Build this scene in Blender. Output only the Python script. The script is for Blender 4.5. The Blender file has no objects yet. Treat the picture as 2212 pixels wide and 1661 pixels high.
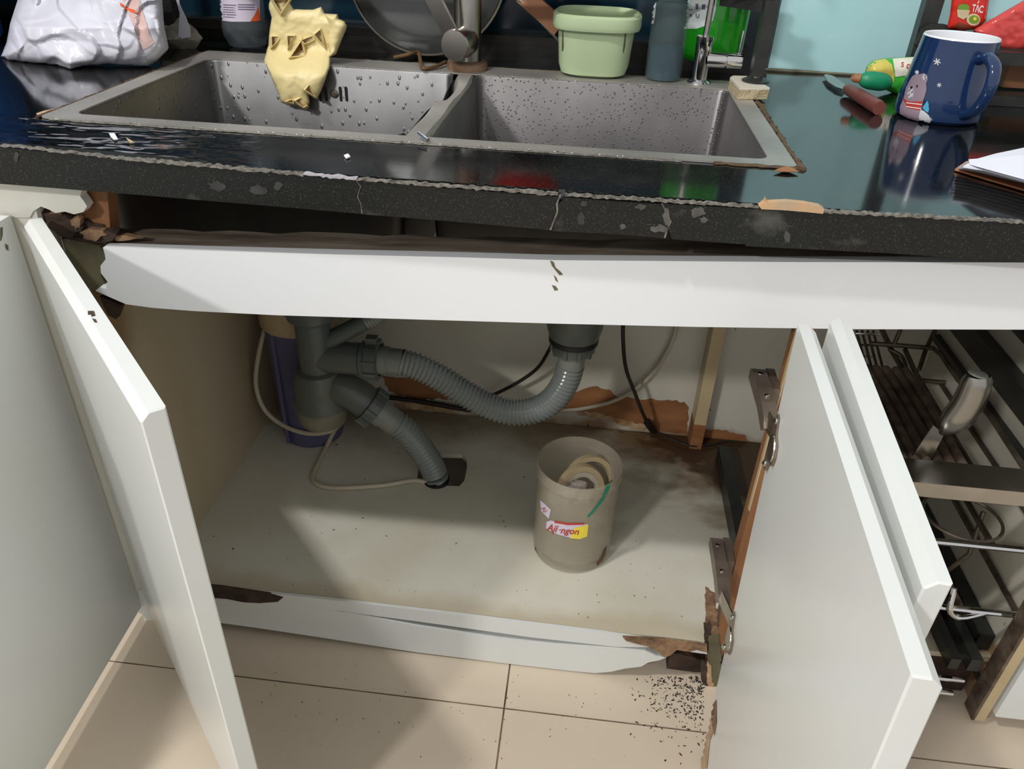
import bpy, bmesh, math, random
from mathutils import Vector, Matrix, noise, geometry
from mathutils.bvhtree import BVHTree
random.seed(7)
C = bpy.context.scene.collection
PI = math.pi

# ------------------------------------------------------------------ camera
CAM = Vector((0.0, 0.0, 0.948))
F = 1661.0; W, H = 2212.0, 1661.0
RX = Vector((0.99336411, 0.10967639, 0.0346241))     # camera right
RU = Vector((-0.08847876, 0.53640856, 0.83930767))   # camera up
RB = Vector((0.07347958, -0.83680162, 0.54255304))   # camera back
cd = bpy.data.cameras.new('camera'); cam = bpy.data.objects.new('camera', cd); C.objects.link(cam)
cd.sensor_fit = 'HORIZONTAL'; cd.sensor_width = 36.0; cd.lens = F / W * 36.0; cd.clip_start = 0.01
m3 = Matrix((RX, RU, RB)).transposed()
cam.matrix_world = Matrix.Translation(CAM) @ m3.to_4x4()
bpy.context.scene.camera = cam

# ------------------------------------------------------------------ world, lamps, exposure
w = bpy.data.worlds.new('world'); bpy.context.scene.world = w; w.use_nodes = True
w.node_tree.nodes['Background'].inputs[0].default_value = (1.0, 0.99, 0.985, 1)
w.node_tree.nodes['Background'].inputs[1].default_value = 0.72
def lamp(name, loc, power, sx, sy, col, target):
    l = bpy.data.lights.new(name, 'AREA'); l.shape = 'RECTANGLE'; l.size = sx; l.size_y = sy
    l.energy = power; l.color = col
    o = bpy.data.objects.new(name, l); C.objects.link(o); o.location = loc
    o.rotation_euler = (Vector(target) - Vector(loc)).to_track_quat('-Z', 'Y').to_euler()
lamp('ceiling_lamp', (-0.88, -0.03, 2.5), 26, 0.14, 0.10, (1.0, 0.985, 0.975), (-0.1, 0.8, 0.3))
lamp('far_ceiling_lamp', (-1.62, -2.0, 2.5), 48, 0.26, 0.16, (1.0, 0.98, 0.965), (0, 0.9, 0.3))
vs = bpy.context.scene.view_settings
vs.view_transform = 'Standard'; vs.look = 'None'; vs.gamma = 1.0; vs.use_curve_mapping = False
vs.exposure = 0.0

# ------------------------------------------------------------------ pixel -> point on a real plane
def ray(px, py):
    return RX * (px - W/2) + RU * (H/2 - py) - RB * F
def PZ(px, py, z):
    d = ray(px, py); return CAM + d * ((z - CAM.z) / d.z)
def PY(px, py, y):
    d = ray(px, py); return CAM + d * ((y - CAM.y) / d.y)

# ------------------------------------------------------------------ materials
def lin(c):
    return tuple(((v/255.0)/12.92 if v/255.0 <= 0.04045 else ((v/255.0+0.055)/1.055)**2.4) for v in c) + (1.0,)
class NT:
    def __init__(s, name):
        s.m = bpy.data.materials.new(name); s.m.use_nodes = True
        s.t = s.m.node_tree; s.b = s.t.nodes['Principled BSDF']
        s.pos = s.t.nodes.new('ShaderNodeNewGeometry').outputs['Position']
        s.col = None; s.h = None
    def n(s, k, **kw):
        nd = s.t.nodes.new(k)
        for a, v in kw.items(): setattr(nd, a, v)
        return nd
    def l(s, a, b): s.t.links.new(a, b)
    def math(s, op, a, b=None, clamp=False):
        nd = s.n('ShaderNodeMath', operation=op); nd.use_clamp = clamp
        for i, v in enumerate((a, b)):
            if v is None: continue
            if isinstance(v, (int, float)): nd.inputs[i].default_value = v
            else: s.l(v, nd.inputs[i])
        return nd.outputs[0]
    def noise(s, scale, detail=4, stretch=(1, 1, 1), rough=0.55):
        mp = s.n('ShaderNodeMapping'); s.l(s.pos, mp.inputs[0]); mp.inputs['Scale'].default_value = stretch
        nd = s.n('ShaderNodeTexNoise'); s.l(mp.outputs[0], nd.inputs['Vector'])
        nd.inputs['Scale'].default_value = scale; nd.inputs['Detail'].default_value = detail
        nd.inputs['Roughness'].default_value = rough
        return nd.outputs[0]
    def voro(s, scale, stretch=(1, 1, 1)):
        mp = s.n('ShaderNodeMapping'); s.l(s.pos, mp.inputs[0]); mp.inputs['Scale'].default_value = stretch
        nd = s.n('ShaderNodeTexVoronoi'); s.l(mp.outputs[0], nd.inputs['Vector'])
        nd.inputs['Scale'].default_value = scale
        return nd.outputs['Distance']
    def ramp(s, v, a, b):
        nd = s.n('ShaderNodeMapRange'); s.l(v, nd.inputs[0])
        nd.inputs[1].default_value = a; nd.inputs[2].default_value = b
        nd.inputs[3].default_value = 0; nd.inputs[4].default_value = 1
        nd.clamp = True
        return nd.outputs[0]
    def grad(s, a, b, c, d):
        dp = s.n('ShaderNodeVectorMath', operation='DOT_PRODUCT'); s.l(s.pos, dp.inputs[0])
        dp.inputs[1].default_value = (a, b, c)
        return s.math('ADD', dp.outputs['Value'], d)
    def mix(s, fac, colr):
        nd = s.n('ShaderNodeMix', data_type='RGBA')
        if isinstance(fac, (int, float)): nd.inputs[0].default_value = fac
        else: s.l(fac, nd.inputs[0])
        if isinstance(s.col, tuple): nd.inputs[6].default_value = s.col
        else: s.l(s.col, nd.inputs[6])
        if isinstance(colr, tuple): nd.inputs[7].default_value = colr
        else: s.l(colr, nd.inputs[7])
        s.col = nd.outputs[2]
    def stain(s, g, k, scale, colr, amt=1.0, lo=0.45, hi=0.6, stretch=(1, 1, 1), detail=6):
        """colour patch where the linear ramp g over position plus noise is high"""
        v = s.math('ADD', s.grad(*g), s.math('MULTIPLY', s.noise(scale, detail, stretch), k))
        s.mix(s.math('MULTIPLY', s.ramp(v, lo, hi), amt), colr)
    def bump(s, v, strength=0.3, dist=0.001):
        nd = s.n('ShaderNodeBump'); nd.inputs['Strength'].default_value = strength
        nd.inputs['Distance'].default_value = dist
        s.l(v, nd.inputs['Height'])
        if s.h is not None: s.l(s.h, nd.inputs['Normal'])
        s.h = nd.outputs[0]
    def done(s):
        if s.col is not None:
            if isinstance(s.col, tuple): s.b.inputs['Base Color'].default_value = s.col
            else: s.l(s.col, s.b.inputs['Base Color'])
        if s.h is not None: s.l(s.h, s.b.inputs['Normal'])
        return s.m
def mk(name, rgb, rough=0.5, metal=0.0, var=None, vs_=12, vamt=0.5, bump=0, bs=60, trans=0, ior=1.45, alpha=1, spec=0.5, stretch=(1,1,1), coat=0, sss=0, bd=0.001, fin=True):
    t = NT(name); t.col = lin(rgb)
    if var: t.mix(t.math('MULTIPLY', t.ramp(t.noise(vs_, 5, stretch), 0.35, 0.7), vamt), lin(var))
    if bump: t.bump(t.noise(bs, 4, stretch), bump, bd)
    b = t.b.inputs
    b['Roughness'].default_value = rough; b['Metallic'].default_value = metal
    b['Transmission Weight'].default_value = trans; b['IOR'].default_value = ior
    b['Alpha'].default_value = alpha; b['Specular IOR Level'].default_value = spec
    b['Coat Weight'].default_value = coat
    if sss: b['Subsurface Weight'].default_value = sss; b['Subsurface Radius'].default_value = (0.01, 0.008, 0.006)
    return t.done() if fin else t

MT = {}
MT['lam'] = mk('white_laminate', (216, 219, 217), 0.22, var=(206, 206, 196), vs_=3, vamt=0.5)
t = mk('worn_white_laminate', (214, 214, 204), 0.3, var=(200, 196, 182), vs_=5, vamt=0.6, fin=False)
MT['lamworn'] = t.done()
t = mk('rail_laminate', (225, 227, 228), 0.2, fin=False)
t.stain((-6, 0, -3, -1.85), 0.5, 9, lin((196, 184, 158)), 0.7, 0.5, 0.8)
MT['rail'] = t.done()
# cabinet floor: dirty white board, brown soaking at the back and the right corner
t = mk('cabinet_floor_laminate', (214, 211, 196), 0.33, var=(196, 190, 168), vs_=7, vamt=0.7, fin=False)
t.stain((0, 5, 0, -5.50), 0.9, 9, lin((128, 108, 74)), 0.75, 0.42, 0.85)
t.stain((2.6, 3.0, 0, -3.55), 1.0, 13, lin((112, 84, 50)), 0.85, 0.46, 0.86, (1, 1.8, 1), 8)
t.stain((5, 5.5, 0, -7.0), 0.9, 30, lin((66, 46, 28)), 0.9, 0.55, 0.75, (1, 1.6, 1), 8)
t.stain((0, -14, 0, 10.75), 0.95, 10, lin((180, 164, 130)), 0.5, 0.55, 0.9)
t.stain((0, 0, 0, 0), 1.0, 220, lin((60, 48, 34)), 0.8, 0.735, 0.755, detail=2)
MT['cabfloor'] = t.done()
t = mk('cabinet_side_laminate', (196, 184, 158), 0.3, var=(178, 160, 126), vs_=6, vamt=0.7, stretch=(1, 1, 0.25), fin=False)
t.stain((0, -9, 1.5, 6.9), 0.6, 12, lin((140, 100, 60)), 0.7, 0.6, 0.95)
MT['cabside'] = t.done()
t = mk('cabinet_back_laminate', (204, 201, 188), 0.3, var=(186, 180, 160), vs_=4, vamt=0.6, fin=False)
t.stain((0, 0, -8, 1.0), 0.9, 14, lin((132, 92, 52)), 0.8, 0.5, 0.75)
t.stain((0, 0, 0, 0), 1.0, 60, lin((70, 45, 28)), 0.8, 0.71, 0.74, (1, 1, 0.4), 2)
MT['cabback'] = t.done()
# black granite with fine specks, wet
t = mk('black_granite', (13, 15, 16), 0.09, fin=False, spec=0.6, ior=1.75)
sp = t.ramp(t.noise(520, 2), 0.60, 0.74); t.mix(t.math('MULTIPLY', sp, 0.55), lin((84, 88, 76)))
t.stain((0, 0, 0, 0), 1.0, 18, lin((52, 50, 46)), 0.35, 0.56, 0.74)
t.bump(t.noise(80, 5, (0.7, 2.2, 1)), 0.045, 0.0005)
wetm = t.math('MULTIPLY', t.ramp(t.grad(0, -1, 0, 0.83), 0.0, 0.02), t.ramp(t.math('ADD', t.grad(-1, 0, 0, -0.37), t.math('MULTIPLY', t.noise(14, 3), 0.08)), 0.0, 0.06))
rip = t.math('MULTIPLY', t.ramp(t.noise(17, 2, (1.0, 2.4, 1)), 0.4, 0.6), wetm)
t.bump(rip, 0.5, 0.0020)
MT['granite'] = t.done()
t = mk('granite_edge', (26, 27, 24), 0.3, fin=False, spec=0.35)
t.mix(t.math('MULTIPLY', t.ramp(t.noise(600, 2), 0.58, 0.72), 0.6), lin((84, 84, 70)))
t.stain((0, 0, 0, 0), 1.0, 16, lin((98, 96, 90)), 0.55, 0.6, 0.72, (1, 1, 1.3), 8)
t.bump(t.noise(200, 3), 0.15, 0.0005)
MT['apron'] = t.done()
MT['grout'] = mk('chipped_edge', (132, 127, 118), 0.6, var=(34, 30, 26), vs_=190, vamt=0.9, bump=0.6, bs=160)
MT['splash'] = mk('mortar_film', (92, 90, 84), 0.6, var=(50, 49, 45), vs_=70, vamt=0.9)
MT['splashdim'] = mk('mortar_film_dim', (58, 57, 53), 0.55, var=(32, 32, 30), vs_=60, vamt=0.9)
MT['caulk'] = mk('grimy_caulk', (96, 74, 48), 0.6, var=(44, 34, 26), vs_=60, vamt=0.9, bump=0.6, bs=200)
MT['putty'] = mk('orange_putty', (196, 156, 112), 0.6, var=(150, 148, 138), vs_=40, vamt=0.8, bump=0.5, bs=150)
def steel(name, rgb, rough, drops, stretch=(1,1,1)):
    t = mk(name, rgb, rough, metal=1.0, var=tuple(int(v*0.72) for v in rgb), vs_=8, vamt=0.7, fin=False)
    t.bump(t.noise(300, 2, (0.15, 1, 1)), 0.06, 0.0004)
    if name.endswith('rim'): t.b.inputs['Metallic'].default_value = 0.7
    if drops:
        v = t.voro(drops, stretch); t.bump(t.ramp(v, 0.24, 0.09), 0.7, 0.0012)
    return t.done()
MT['rim'] = steel('sink_steel_rim', (186, 182, 175), 0.5, 170)
MT['bowl'] = steel('sink_steel_bowl', (124, 124, 124), 0.48, 105, (1, 1, 0.6))
MT['bowl2'] = steel('sink_steel_bowl_speckled', (130, 128, 127), 0.48, 190)
MT['steel'] = steel('brushed_steel', (190, 186, 178), 0.26, 0)
MT['chrome'] = mk('chrome', (205, 205, 205), 0.08, metal=1)
MT['dullchrome'] = mk('dull_chrome', (140, 128, 116), 0.36, metal=0.7, var=(92, 80, 70), vs_=40)
MT['wire'] = mk('grimy_wire', (122, 112, 98), 0.42, metal=0.75, var=(62, 50, 40), vs_=30, vamt=0.8)
MT['greasy'] = mk('greasy_tube', (124, 108, 94), 0.45, metal=0.4, var=(58, 46, 38), vs_=40, vamt=0.9, bump=0.3)
MT['coat'] = mk('black_sink_coating', (20, 19, 17), 0.35, var=(44, 38, 28), vs_=14, vamt=0.7, stretch=(1.6, 1, 0.12))
MT['wood'] = mk('raw_wood', (146, 102, 66), 0.55, var=(104, 66, 40), vs_=14, vamt=0.8, stretch=(3, 3, 0.3), bump=0.3)
MT['woodx'] = mk('weathered_batten', (122, 112, 98), 0.65, var=(62, 50, 40), vs_=14, vamt=0.9, stretch=(0.5, 4, 3), bump=0.5)
MT['rot'] = mk('rotten_wood', (74, 56, 44), 0.8, var=(34, 26, 22), vs_=40, vamt=0.9, bump=1.0, bs=120, bd=0.003)
MT['rotlight'] = mk('flaking_wood', (152, 120, 90), 0.8, var=(70, 50, 38), vs_=50, vamt=0.9, bump=1.0, bs=120, bd=0.003)
MT['moss'] = mk('mildewed_panel', (104, 98, 74), 0.6, var=(72, 66, 48), vs_=18, vamt=0.9, bump=0.4)
MT['peel'] = mk('peeled_board', (156, 106, 66), 0.6, var=(112, 72, 42), vs_=24, vamt=0.8, stretch=(0.5, 1, 1.5), bump=0.4)
MT['peellight'] = mk('flaky_laminate', (196, 172, 136), 0.5, var=(140, 96, 56), vs_=50, vamt=0.9, bump=0.7, bs=100)
MT['tile'] = mk('beige_floor_tile', (204, 190, 170), 0.16, var=(194, 178, 156), vs_=3, vamt=0.6)
MT['tilegrout'] = mk('dark_grout', (138, 118, 92), 0.8, var=(50, 40, 30), vs_=14, vamt=1.0)
MT['pvc'] = mk('grey_pvc', (82, 90, 86), 0.34, var=(98, 94, 82), vs_=14, vamt=0.5)
MT['pvcl'] = mk('light_grey_pvc', (126, 130, 124), 0.36, var=(112, 110, 100), vs_=14, vamt=0.5)
MT['hose'] = mk('grey_corrugated_pvc', (128, 134, 130), 0.2, var=(104, 106, 98), vs_=10, vamt=0.5)
MT['cup'] = mk('grimy_trap_cup', (128, 122, 106), 0.4, var=(104, 96, 78), vs_=20, vamt=0.8)
MT['rubber'] = mk('black_rubber', (24, 24, 24), 0.5)
MT['cord'] = mk('brown_black_cable', (38, 31, 26), 0.5)
MT['whitetube'] = mk('white_pvc_tube', (196, 186, 166), 0.35, var=(160, 144, 116), vs_=14)
MT['purple'] = mk('purple_plastic', (92, 90, 124), 0.4, var=(62, 58, 74), vs_=12)
MT['beige'] = mk('beige_plastic', (190, 172, 136), 0.4, var=(168, 146, 108), vs_=14)
MT['blackmetal'] = mk('black_painted_metal', (34, 37, 36), 0.35, var=(60, 58, 52), vs_=40, vamt=0.5)
MT['darkglass'] = mk('dark_teal_splash', (16, 44, 58), 0.12, var=(24, 34, 38), vs_=3)
MT['darkledge'] = mk('dark_granite_ledge', (14, 16, 18), 0.3, var=(56, 52, 46), vs_=14, vamt=0.7, stretch=(0.5, 1, 2), bump=0.2)
MT['paleglass'] = mk('pale_cyan_splash', (178, 220, 222), 0.1, var=(166, 208, 212), vs_=2)
MT['wallpaint'] = mk('wall_paint', (196, 206, 204), 0.7)
MT['silicone'] = mk('aged_silicone', (120, 118, 100), 0.5, var=(74, 66, 50), vs_=50)
MT['glove'] = mk('cream_rubber', (222, 206, 152), 0.42, var=(208, 190, 132), vs_=12, vamt=0.5, sss=0.15, bump=0.15, bs=60)
MT['glovein'] = mk('mustard_lining', (150, 100, 26), 0.6)
MT['bag'] = mk('white_plastic_film', (206, 206, 214), 0.3, var=(188, 186, 196), vs_=12, vamt=0.5, sss=0.1, bump=0.15, bs=30, bd=0.002)
MT['pinkish'] = mk('pinkish_pack', (196, 166, 160), 0.5)
MT['orange'] = mk('orange_print', (222, 92, 46), 0.5)
MT['blue'] = mk('blue_plastic', (12, 84, 160), 0.4)
MT['mortar'] = mk('mortar', (130, 126, 112), 0.9, var=(92, 88, 76), vs_=50, bump=1, bs=120, bd=0.003)
MT['label'] = mk('printed_label', (206, 196, 212), 0.45)
MT['labelgrey'] = mk('pale_grey_label', (200, 208, 206), 0.45)
MT['ink'] = mk('grey_ink', (96, 90, 112), 0.6)
MT['clear'] = mk('clear_plastic', (130, 140, 144), 0.06, alpha=0.26)
MT['cleardull'] = mk('clear_ribbed_plastic', (110, 128, 124), 0.12, alpha=0.24)
MT['liquid'] = mk('bluish_liquid', (60, 84, 104), 0.1, alpha=0.6)
MT['greenliq'] = mk('green_detergent', (28, 138, 24), 0.12, coat=0.4, sss=0.1)
MT['darkgreen'] = mk('dark_green_base', (16, 70, 28), 0.15)
MT['mint'] = mk('mint_green_plastic', (180, 198, 158), 0.35, var=(172, 190, 148), vs_=8, sss=0.05)
MT['lidsteel'] = mk('tarnished_pot_lid', (92, 94, 94), 0.3, metal=0.7, var=(66, 66, 58), vs_=8, vamt=0.8)
MT['lidedge'] = mk('lid_edge', (206, 198, 180), 0.3, metal=0.8)
MT['brownwood'] = mk('brown_wooden_handle', (158, 106, 72), 0.5, var=(136, 86, 56), vs_=20, stretch=(0.4, 1, 3))
MT['knifewood'] = mk('red_brown_handle', (118, 66, 60), 0.4, var=(94, 50, 44), vs_=20)
MT['rust'] = mk('rusty_limescale', (136, 112, 90), 0.55, metal=0.2, var=(96, 66, 44), vs_=50, vamt=0.9, bump=0.5)
MT['navy'] = mk('navy_glaze', (22, 46, 84), 0.12, coat=0.5)
MT['whiteglaze'] = mk('white_glaze', (232, 234, 238), 0.15)
MT['bear'] = mk('mauve_print', (142, 126, 138), 0.25)
MT['bearlight'] = mk('pale_print', (196, 196, 200), 0.25)
MT['scarf'] = mk('red_print', (176, 60, 50), 0.25)
MT['skyblue'] = mk('sky_blue_print', (76, 156, 192), 0.25)
MT['dark'] = mk('dark_print', (30, 26, 34), 0.3)
MT['white'] = mk('white_print', (232, 230, 230), 0.4)
MT['greenknife'] = mk('green_plastic_handle', (24, 134, 92), 0.4)
MT['packgreen'] = mk('green_film', (62, 176, 62), 0.2, bump=0.5, bs=50)
MT['packyellow'] = mk('yellow_contents', (206, 192, 92), 0.3, bump=0.5, bs=50)
MT['packwhite'] = mk('cream_film', (222, 220, 204), 0.25, bump=0.4, bs=50)
MT['red'] = mk('red_packet_film', (214, 48, 34), 0.28, var=(196, 36, 30), vs_=20, bump=0.5, bs=40)
MT['redpale'] = mk('glossy_red_film', (206, 74, 70), 0.2, bump=0.8, bs=50)
MT['food1'] = mk('printed_green', (110, 150, 50), 0.4)
MT['food2'] = mk('printed_bowl', (206, 190, 150), 0.4)
MT['food3'] = mk('printed_brown', (128, 62, 40), 0.4)
MT['yellow'] = mk('yellow_print', (232, 212, 70), 0.4)
MT['page'] = mk('white_paper', (226, 226, 236), 0.7)
MT['pageedge'] = mk('page_edges', (176, 172, 176), 0.7, var=(120, 116, 122), vs_=40, vamt=0.8, stretch=(0.3, 0.3, 25))
MT['tan'] = mk('tan_binding', (190, 118, 74), 0.5)
MT['box'] = mk('brown_card', (150, 104, 72), 0.6)
MT['tub'] = mk('milky_plastic', (186, 178, 160), 0.3, var=(164, 152, 128), vs_=20, vamt=0.7, alpha=0.42)
MT['tubgrime'] = mk('brown_grime', (104, 76, 44), 0.7, var=(66, 46, 28), vs_=60)
MT['film'] = mk('crumpled_clear_film', (206, 196, 186), 0.2, trans=0.45, ior=1.1, bump=1, bs=70, bd=0.004)
MT['marker'] = mk('green_marker', (20, 128, 100), 0.5)
MT['chip'] = mk('broken_tile_glaze', (218, 210, 192), 0.3)
MT['chipraw'] = mk('broken_tile_bisque', (190, 176, 142), 0.9, var=(130, 112, 80), vs_=70, bump=1, bs=160, bd=0.003)
MT['speck'] = mk('dark_droppings', (46, 34, 26), 0.8)
MT['whitepanel'] = mk('closed_door_laminate', (222, 222, 220), 0.2)

# ------------------------------------------------------------------ mesh builder
class MB:
    def __init__(s): s.v = []; s.f = []; s.mi = []
    def add(s, vs, fs, mi=0):
        b = len(s.v); s.v += [Vector(v) for v in vs]
        s.f += [tuple(b+i for i in f) for f in fs]; s.mi += [mi]*len(fs); return s
    def box(s, a, b, mi=0):
        x0, y0, z0 = a; x1, y1, z1 = b
        return s.add([(x0,y0,z0),(x1,y0,z0),(x1,y1,z0),(x0,y1,z0),(x0,y0,z1),(x1,y0,z1),(x1,y1,z1),(x0,y1,z1)],
                     [(0,3,2,1),(4,5,6,7),(0,1,5,4),(1,2,6,5),(2,3,7,6),(3,0,4,7)], mi)
    def obox(s, o, ex, ey, ez, mi=0):
        """box from corner o with three edge vectors"""
        o, ex, ey, ez = map(Vector, (o, ex, ey, ez))
        return s.add([o, o+ex, o+ex+ey, o+ey, o+ez, o+ex+ez, o+ex+ey+ez, o+ey+ez],
                     [(0,3,2,1),(4,5,6,7),(0,1,5,4),(1,2,6,5),(2,3,7,6),(3,0,4,7)], mi)
    def prism(s, pts, ext, mi=0, mi_side=None):
        """filled outline extruded along ext"""
        pts = [Vector(p) for p in pts]; ext = Vector(ext); n = len(pts)
        tr = geometry.tessellate_polygon([pts])
        s.add(pts, [tuple(t_) for t_ in tr], mi)
        s.add([p+ext for p in pts], [tuple(reversed(t_)) for t_ in tr], mi)
        s.add(pts + [p+ext for p in pts], [(i, (i+1) % n, n+(i+1) % n, n+i) for i in range(n)], mi if mi_side is None else mi_side)
        return s
    def plate(s, outer, holes, z0, z1, mi=0):
        """horizontal plate with holes"""
        loops = [[Vector((x, y, 0)) for x, y in outer]] + [[Vector((x, y, 0)) for x, y in h] for h in holes]
        flat = [p for L in loops for p in L]
        tr = geometry.tessellate_polygon(loops)
        s.add([(p.x, p.y, z1) for p in flat], [tuple(t_) for t_ in tr], mi)
        s.add([(p.x, p.y, z0) for p in flat], [tuple(reversed(t_)) for t_ in tr], mi)
        for L in loops:
            n = len(L)
            s.add([(p.x, p.y, z0) for p in L] + [(p.x, p.y, z1) for p in L], [(i, (i+1) % n, n+(i+1) % n, n+i) for i in range(n)], mi)
        return s
    def loft(s, rings, cap0=True, cap1=True, closed=True, mi=0):
        n = len(rings[0]); vs = [p for r in rings for p in r]; fs = []
        for k in range(len(rings)-1):
            for i in range(n if closed else n-1):
                j = (i+1) % n
                fs.append((k*n+i, k*n+j, (k+1)*n+j, (k+1)*n+i))
        if cap0: fs.append(tuple(reversed(range(n))))
        if cap1: fs.append(tuple((len(rings)-1)*n+i for i in range(n)))
        return s.add(vs, fs, mi)
    def lathe(s, o, prof, n=32, axis=(0, 0, 1), cap0=False, cap1=False, mi=0):
        """prof: list of (radius, height along axis)"""
        o = Vector(o); a = Vector(axis).normalized()
        u = a.cross(Vector((0, 1, 0)));
        if u.length < 0.1: u = a.cross(Vector((1, 0, 0)))
        u.normalize(); v = a.cross(u)
        rings = [[o + a*h + (u*math.cos(2*PI*i/n) + v*math.sin(2*PI*i/n))*r for i in range(n)] for r, h in prof]
        return s.loft(rings, cap0, cap1, mi=mi)
    def tube(s, path, r, n=12, cap=True, mi=0, flat=1.0):
        path = [Vector(p) for p in path]; rings = []
        tan0 = (path[1]-path[0]).normalized()
        up = Vector((0, 0, 1)) if abs(tan0.z) < 0.9 else Vector((0, 1, 0))
        u = tan0.cross(up).normalized()
        for i, p in enumerate(path):
            tg = (path[min(i+1, len(path)-1)] - path[max(i-1, 0)]).normalized()
            u = (u - tg*u.dot(tg)).normalized(); v = tg.cross(u)
            rr = r[i] if isinstance(r, (list, tuple)) else r
            rings.append([p + (u*math.cos(2*PI*k/n) + v*math.sin(2*PI*k/n)*flat)*rr for k in range(n)])
        return s.loft(rings, cap, cap, mi=mi)
    def ball(s, c, rad, seg=16, rings=10, mi=0):
        c = Vector(c); rx, ry, rz = rad if isinstance(rad, (tuple, list)) else (rad,)*3
        R = [[c + Vector((rx*math.sin(PI*k/rings)*math.cos(2*PI*i/seg), ry*math.sin(PI*k/rings)*math.sin(2*PI*i/seg), rz*math.cos(PI*k/rings))) for i in range(seg)] for k in range(1, rings)]
        return s.loft(R, True, True, mi=mi)
def spline(pts, n=8):
    pts = [Vector(p) for p in pts]; out = []
    for i in range(len(pts)-1):
        p0 = pts[max(i-1, 0)]; p1 = pts[i]; p2 = pts[i+1]; p3 = pts[min(i+2, len(pts)-1)]
        for k in range(n):
            t_ = k/n
            out.append(0.5*((2*p1) + (p2-p0)*t_ + (2*p0-5*p1+4*p2-p3)*t_*t_ + (3*p1-p0-3*p2+p3)*t_**3))
    out.append(pts[-1]); return out
def resample(path, step):
    out = [path[0].copy()]; acc = 0
    for a, b in zip(path, path[1:]):
        L = (b-a).length; d = step-acc
        while d <= L and L > 0:
            out.append(a.lerp(b, d/L)); d += step
        acc = (acc + L) % step
    return out
def rrect(x0, y0, x1, y1, r, n=6):
    out = []
    for cx, cy, a0 in ((x1-r, y1-r, 0), (x0+r, y1-r, 90), (x0+r, y0+r, 180), (x1-r, y0+r, 270)):
        for k in range(n+1):
            a = math.radians(a0 + 90*k/n); out.append((cx+r*math.cos(a), cy+r*math.sin(a)))
    return out
def jag(pts, amp, step, seed=0, closed=True, skip=()):
    """break straight outline edges into a ragged line; skip = edge numbers kept straight"""
    rnd = random.Random(seed); out = []; n = len(pts)
    for i in range(n if closed else n-1):
        a = Vector(pts[i]); b = Vector(pts[(i+1) % n]); out.append(a)
        if i in skip: continue
        L = (b-a).length; k = int(L/step)
        d = (b-a).normalized() if L else Vector(a)
        nrm = Vector((-d.y, d.x))
        for j in range(1, k):
            out.append(a.lerp(b, j/k) + nrm*rnd.uniform(-amp, amp))
    if not closed: out.append(Vector(pts[-1]))
    return out

ORG = {}
def build(name, mb, mats, parent=None, smooth=False, label=None, origin=None, angle=None):
    if not isinstance(mats, (list, tuple)): mats = [mats]
    if parent is not None: o = ORG[parent.name]
    elif origin is not None: o = Vector(origin)
    else:
        zs = min(v.z for v in mb.v); o = Vector((sum(v.x for v in mb.v)/len(mb.v), sum(v.y for v in mb.v)/len(mb.v), zs))
    me = bpy.data.meshes.new(name)
    me.from_pydata([tuple(v-o) for v in mb.v], [], mb.f)
    for m in mats: me.materials.append(m)
    me.polygons.foreach_set('material_index', mb.mi)
    bm = bmesh.new(); bm.from_mesh(me)
    bmesh.ops.remove_doubles(bm, verts=bm.verts, dist=1e-6)
    bmesh.ops.recalc_face_normals(bm, faces=bm.faces)
    if smooth:
        ang = math.radians(angle or 38)
        for f in bm.faces: f.smooth = True
        for e in bm.edges:
            if len(e.link_faces) == 2 and e.calc_face_angle(0) > ang: e.smooth = False
    bm.to_mesh(me); bm.free()
    ob = bpy.data.objects.new(name, me); C.objects.link(ob)
    if parent is not None: ob.parent = parent
    else: ob.location = o
    ORG[ob.name] = o
    if label: ob['label'] = label
    return ob
def tag(o, label, cat, group=None, kind=None):
    o['label'] = label; o['category'] = cat
    if group: o['group'] = group
    if kind: o['kind'] = kind
    return o
def thing(name, loc, label, cat, group=None):
    o = bpy.data.objects.new(name, None); C.objects.link(o); o.location = loc; o.empty_display_size = 0.02
    ORG[o.name] = Vector(loc)
    return tag(o, label, cat, group)
def struct(o): o['kind'] = 'structure'; return o

# fill an outline given in pixels with a fine triangulation; place(px,py)->point
def fill_px(poly, step):
    poly = [Vector((p[0], p[1])) for p in poly]
    b = []
    n = len(poly)
    for i in range(n):
        a, c = poly[i], poly[(i+1) % n]; k = max(1, int((c-a).length/step))
        b += [a.lerp(c, j/k) for j in range(k)]
    nb = len(b); pts = list(b)
    x0 = min(p.x for p in b); x1 = max(p.x for p in b); y0 = min(p.y for p in b); y1 = max(p.y for p in b)
    def inside(q):
        r = False; j = nb-1
        for i in range(nb):
            if (b[i].y > q.y) != (b[j].y > q.y) and q.x < (b[j].x-b[i].x)*(q.y-b[i].y)/(b[j].y-b[i].y)+b[i].x: r = not r
            j = i
        return r
    def dist(q):
        return min((geometry.intersect_point_line(q, b[i], b[(i+1) % nb])[0].xy - q).length if 0 <= geometry.intersect_point_line(q, b[i], b[(i+1) % nb])[1] <= 1 else (b[i]-q).length for i in range(nb))
    y = y0 + step/2; row = 0; D = [0.0]*nb
    while y < y1:
        x = x0 + (step/2 if row % 2 else step)
        while x < x1:
            q = Vector((x, y))
            if inside(q):
                d = dist(q)
                if d > step*0.45: pts.append(q); D.append(d)
            x += step
        y += step*0.87; row += 1
    res = geometry.delaunay_2d_cdt(pts, [(i, (i+1) % nb) for i in range(nb)], [], 1, 1e-5)
    V, FF = res[0], res[2]
    orig = res[3]
    DD = [D[o_[0]] if o_ and o_[0] < len(D) else 0 for o_ in orig]
    return V, FF, DD
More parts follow.
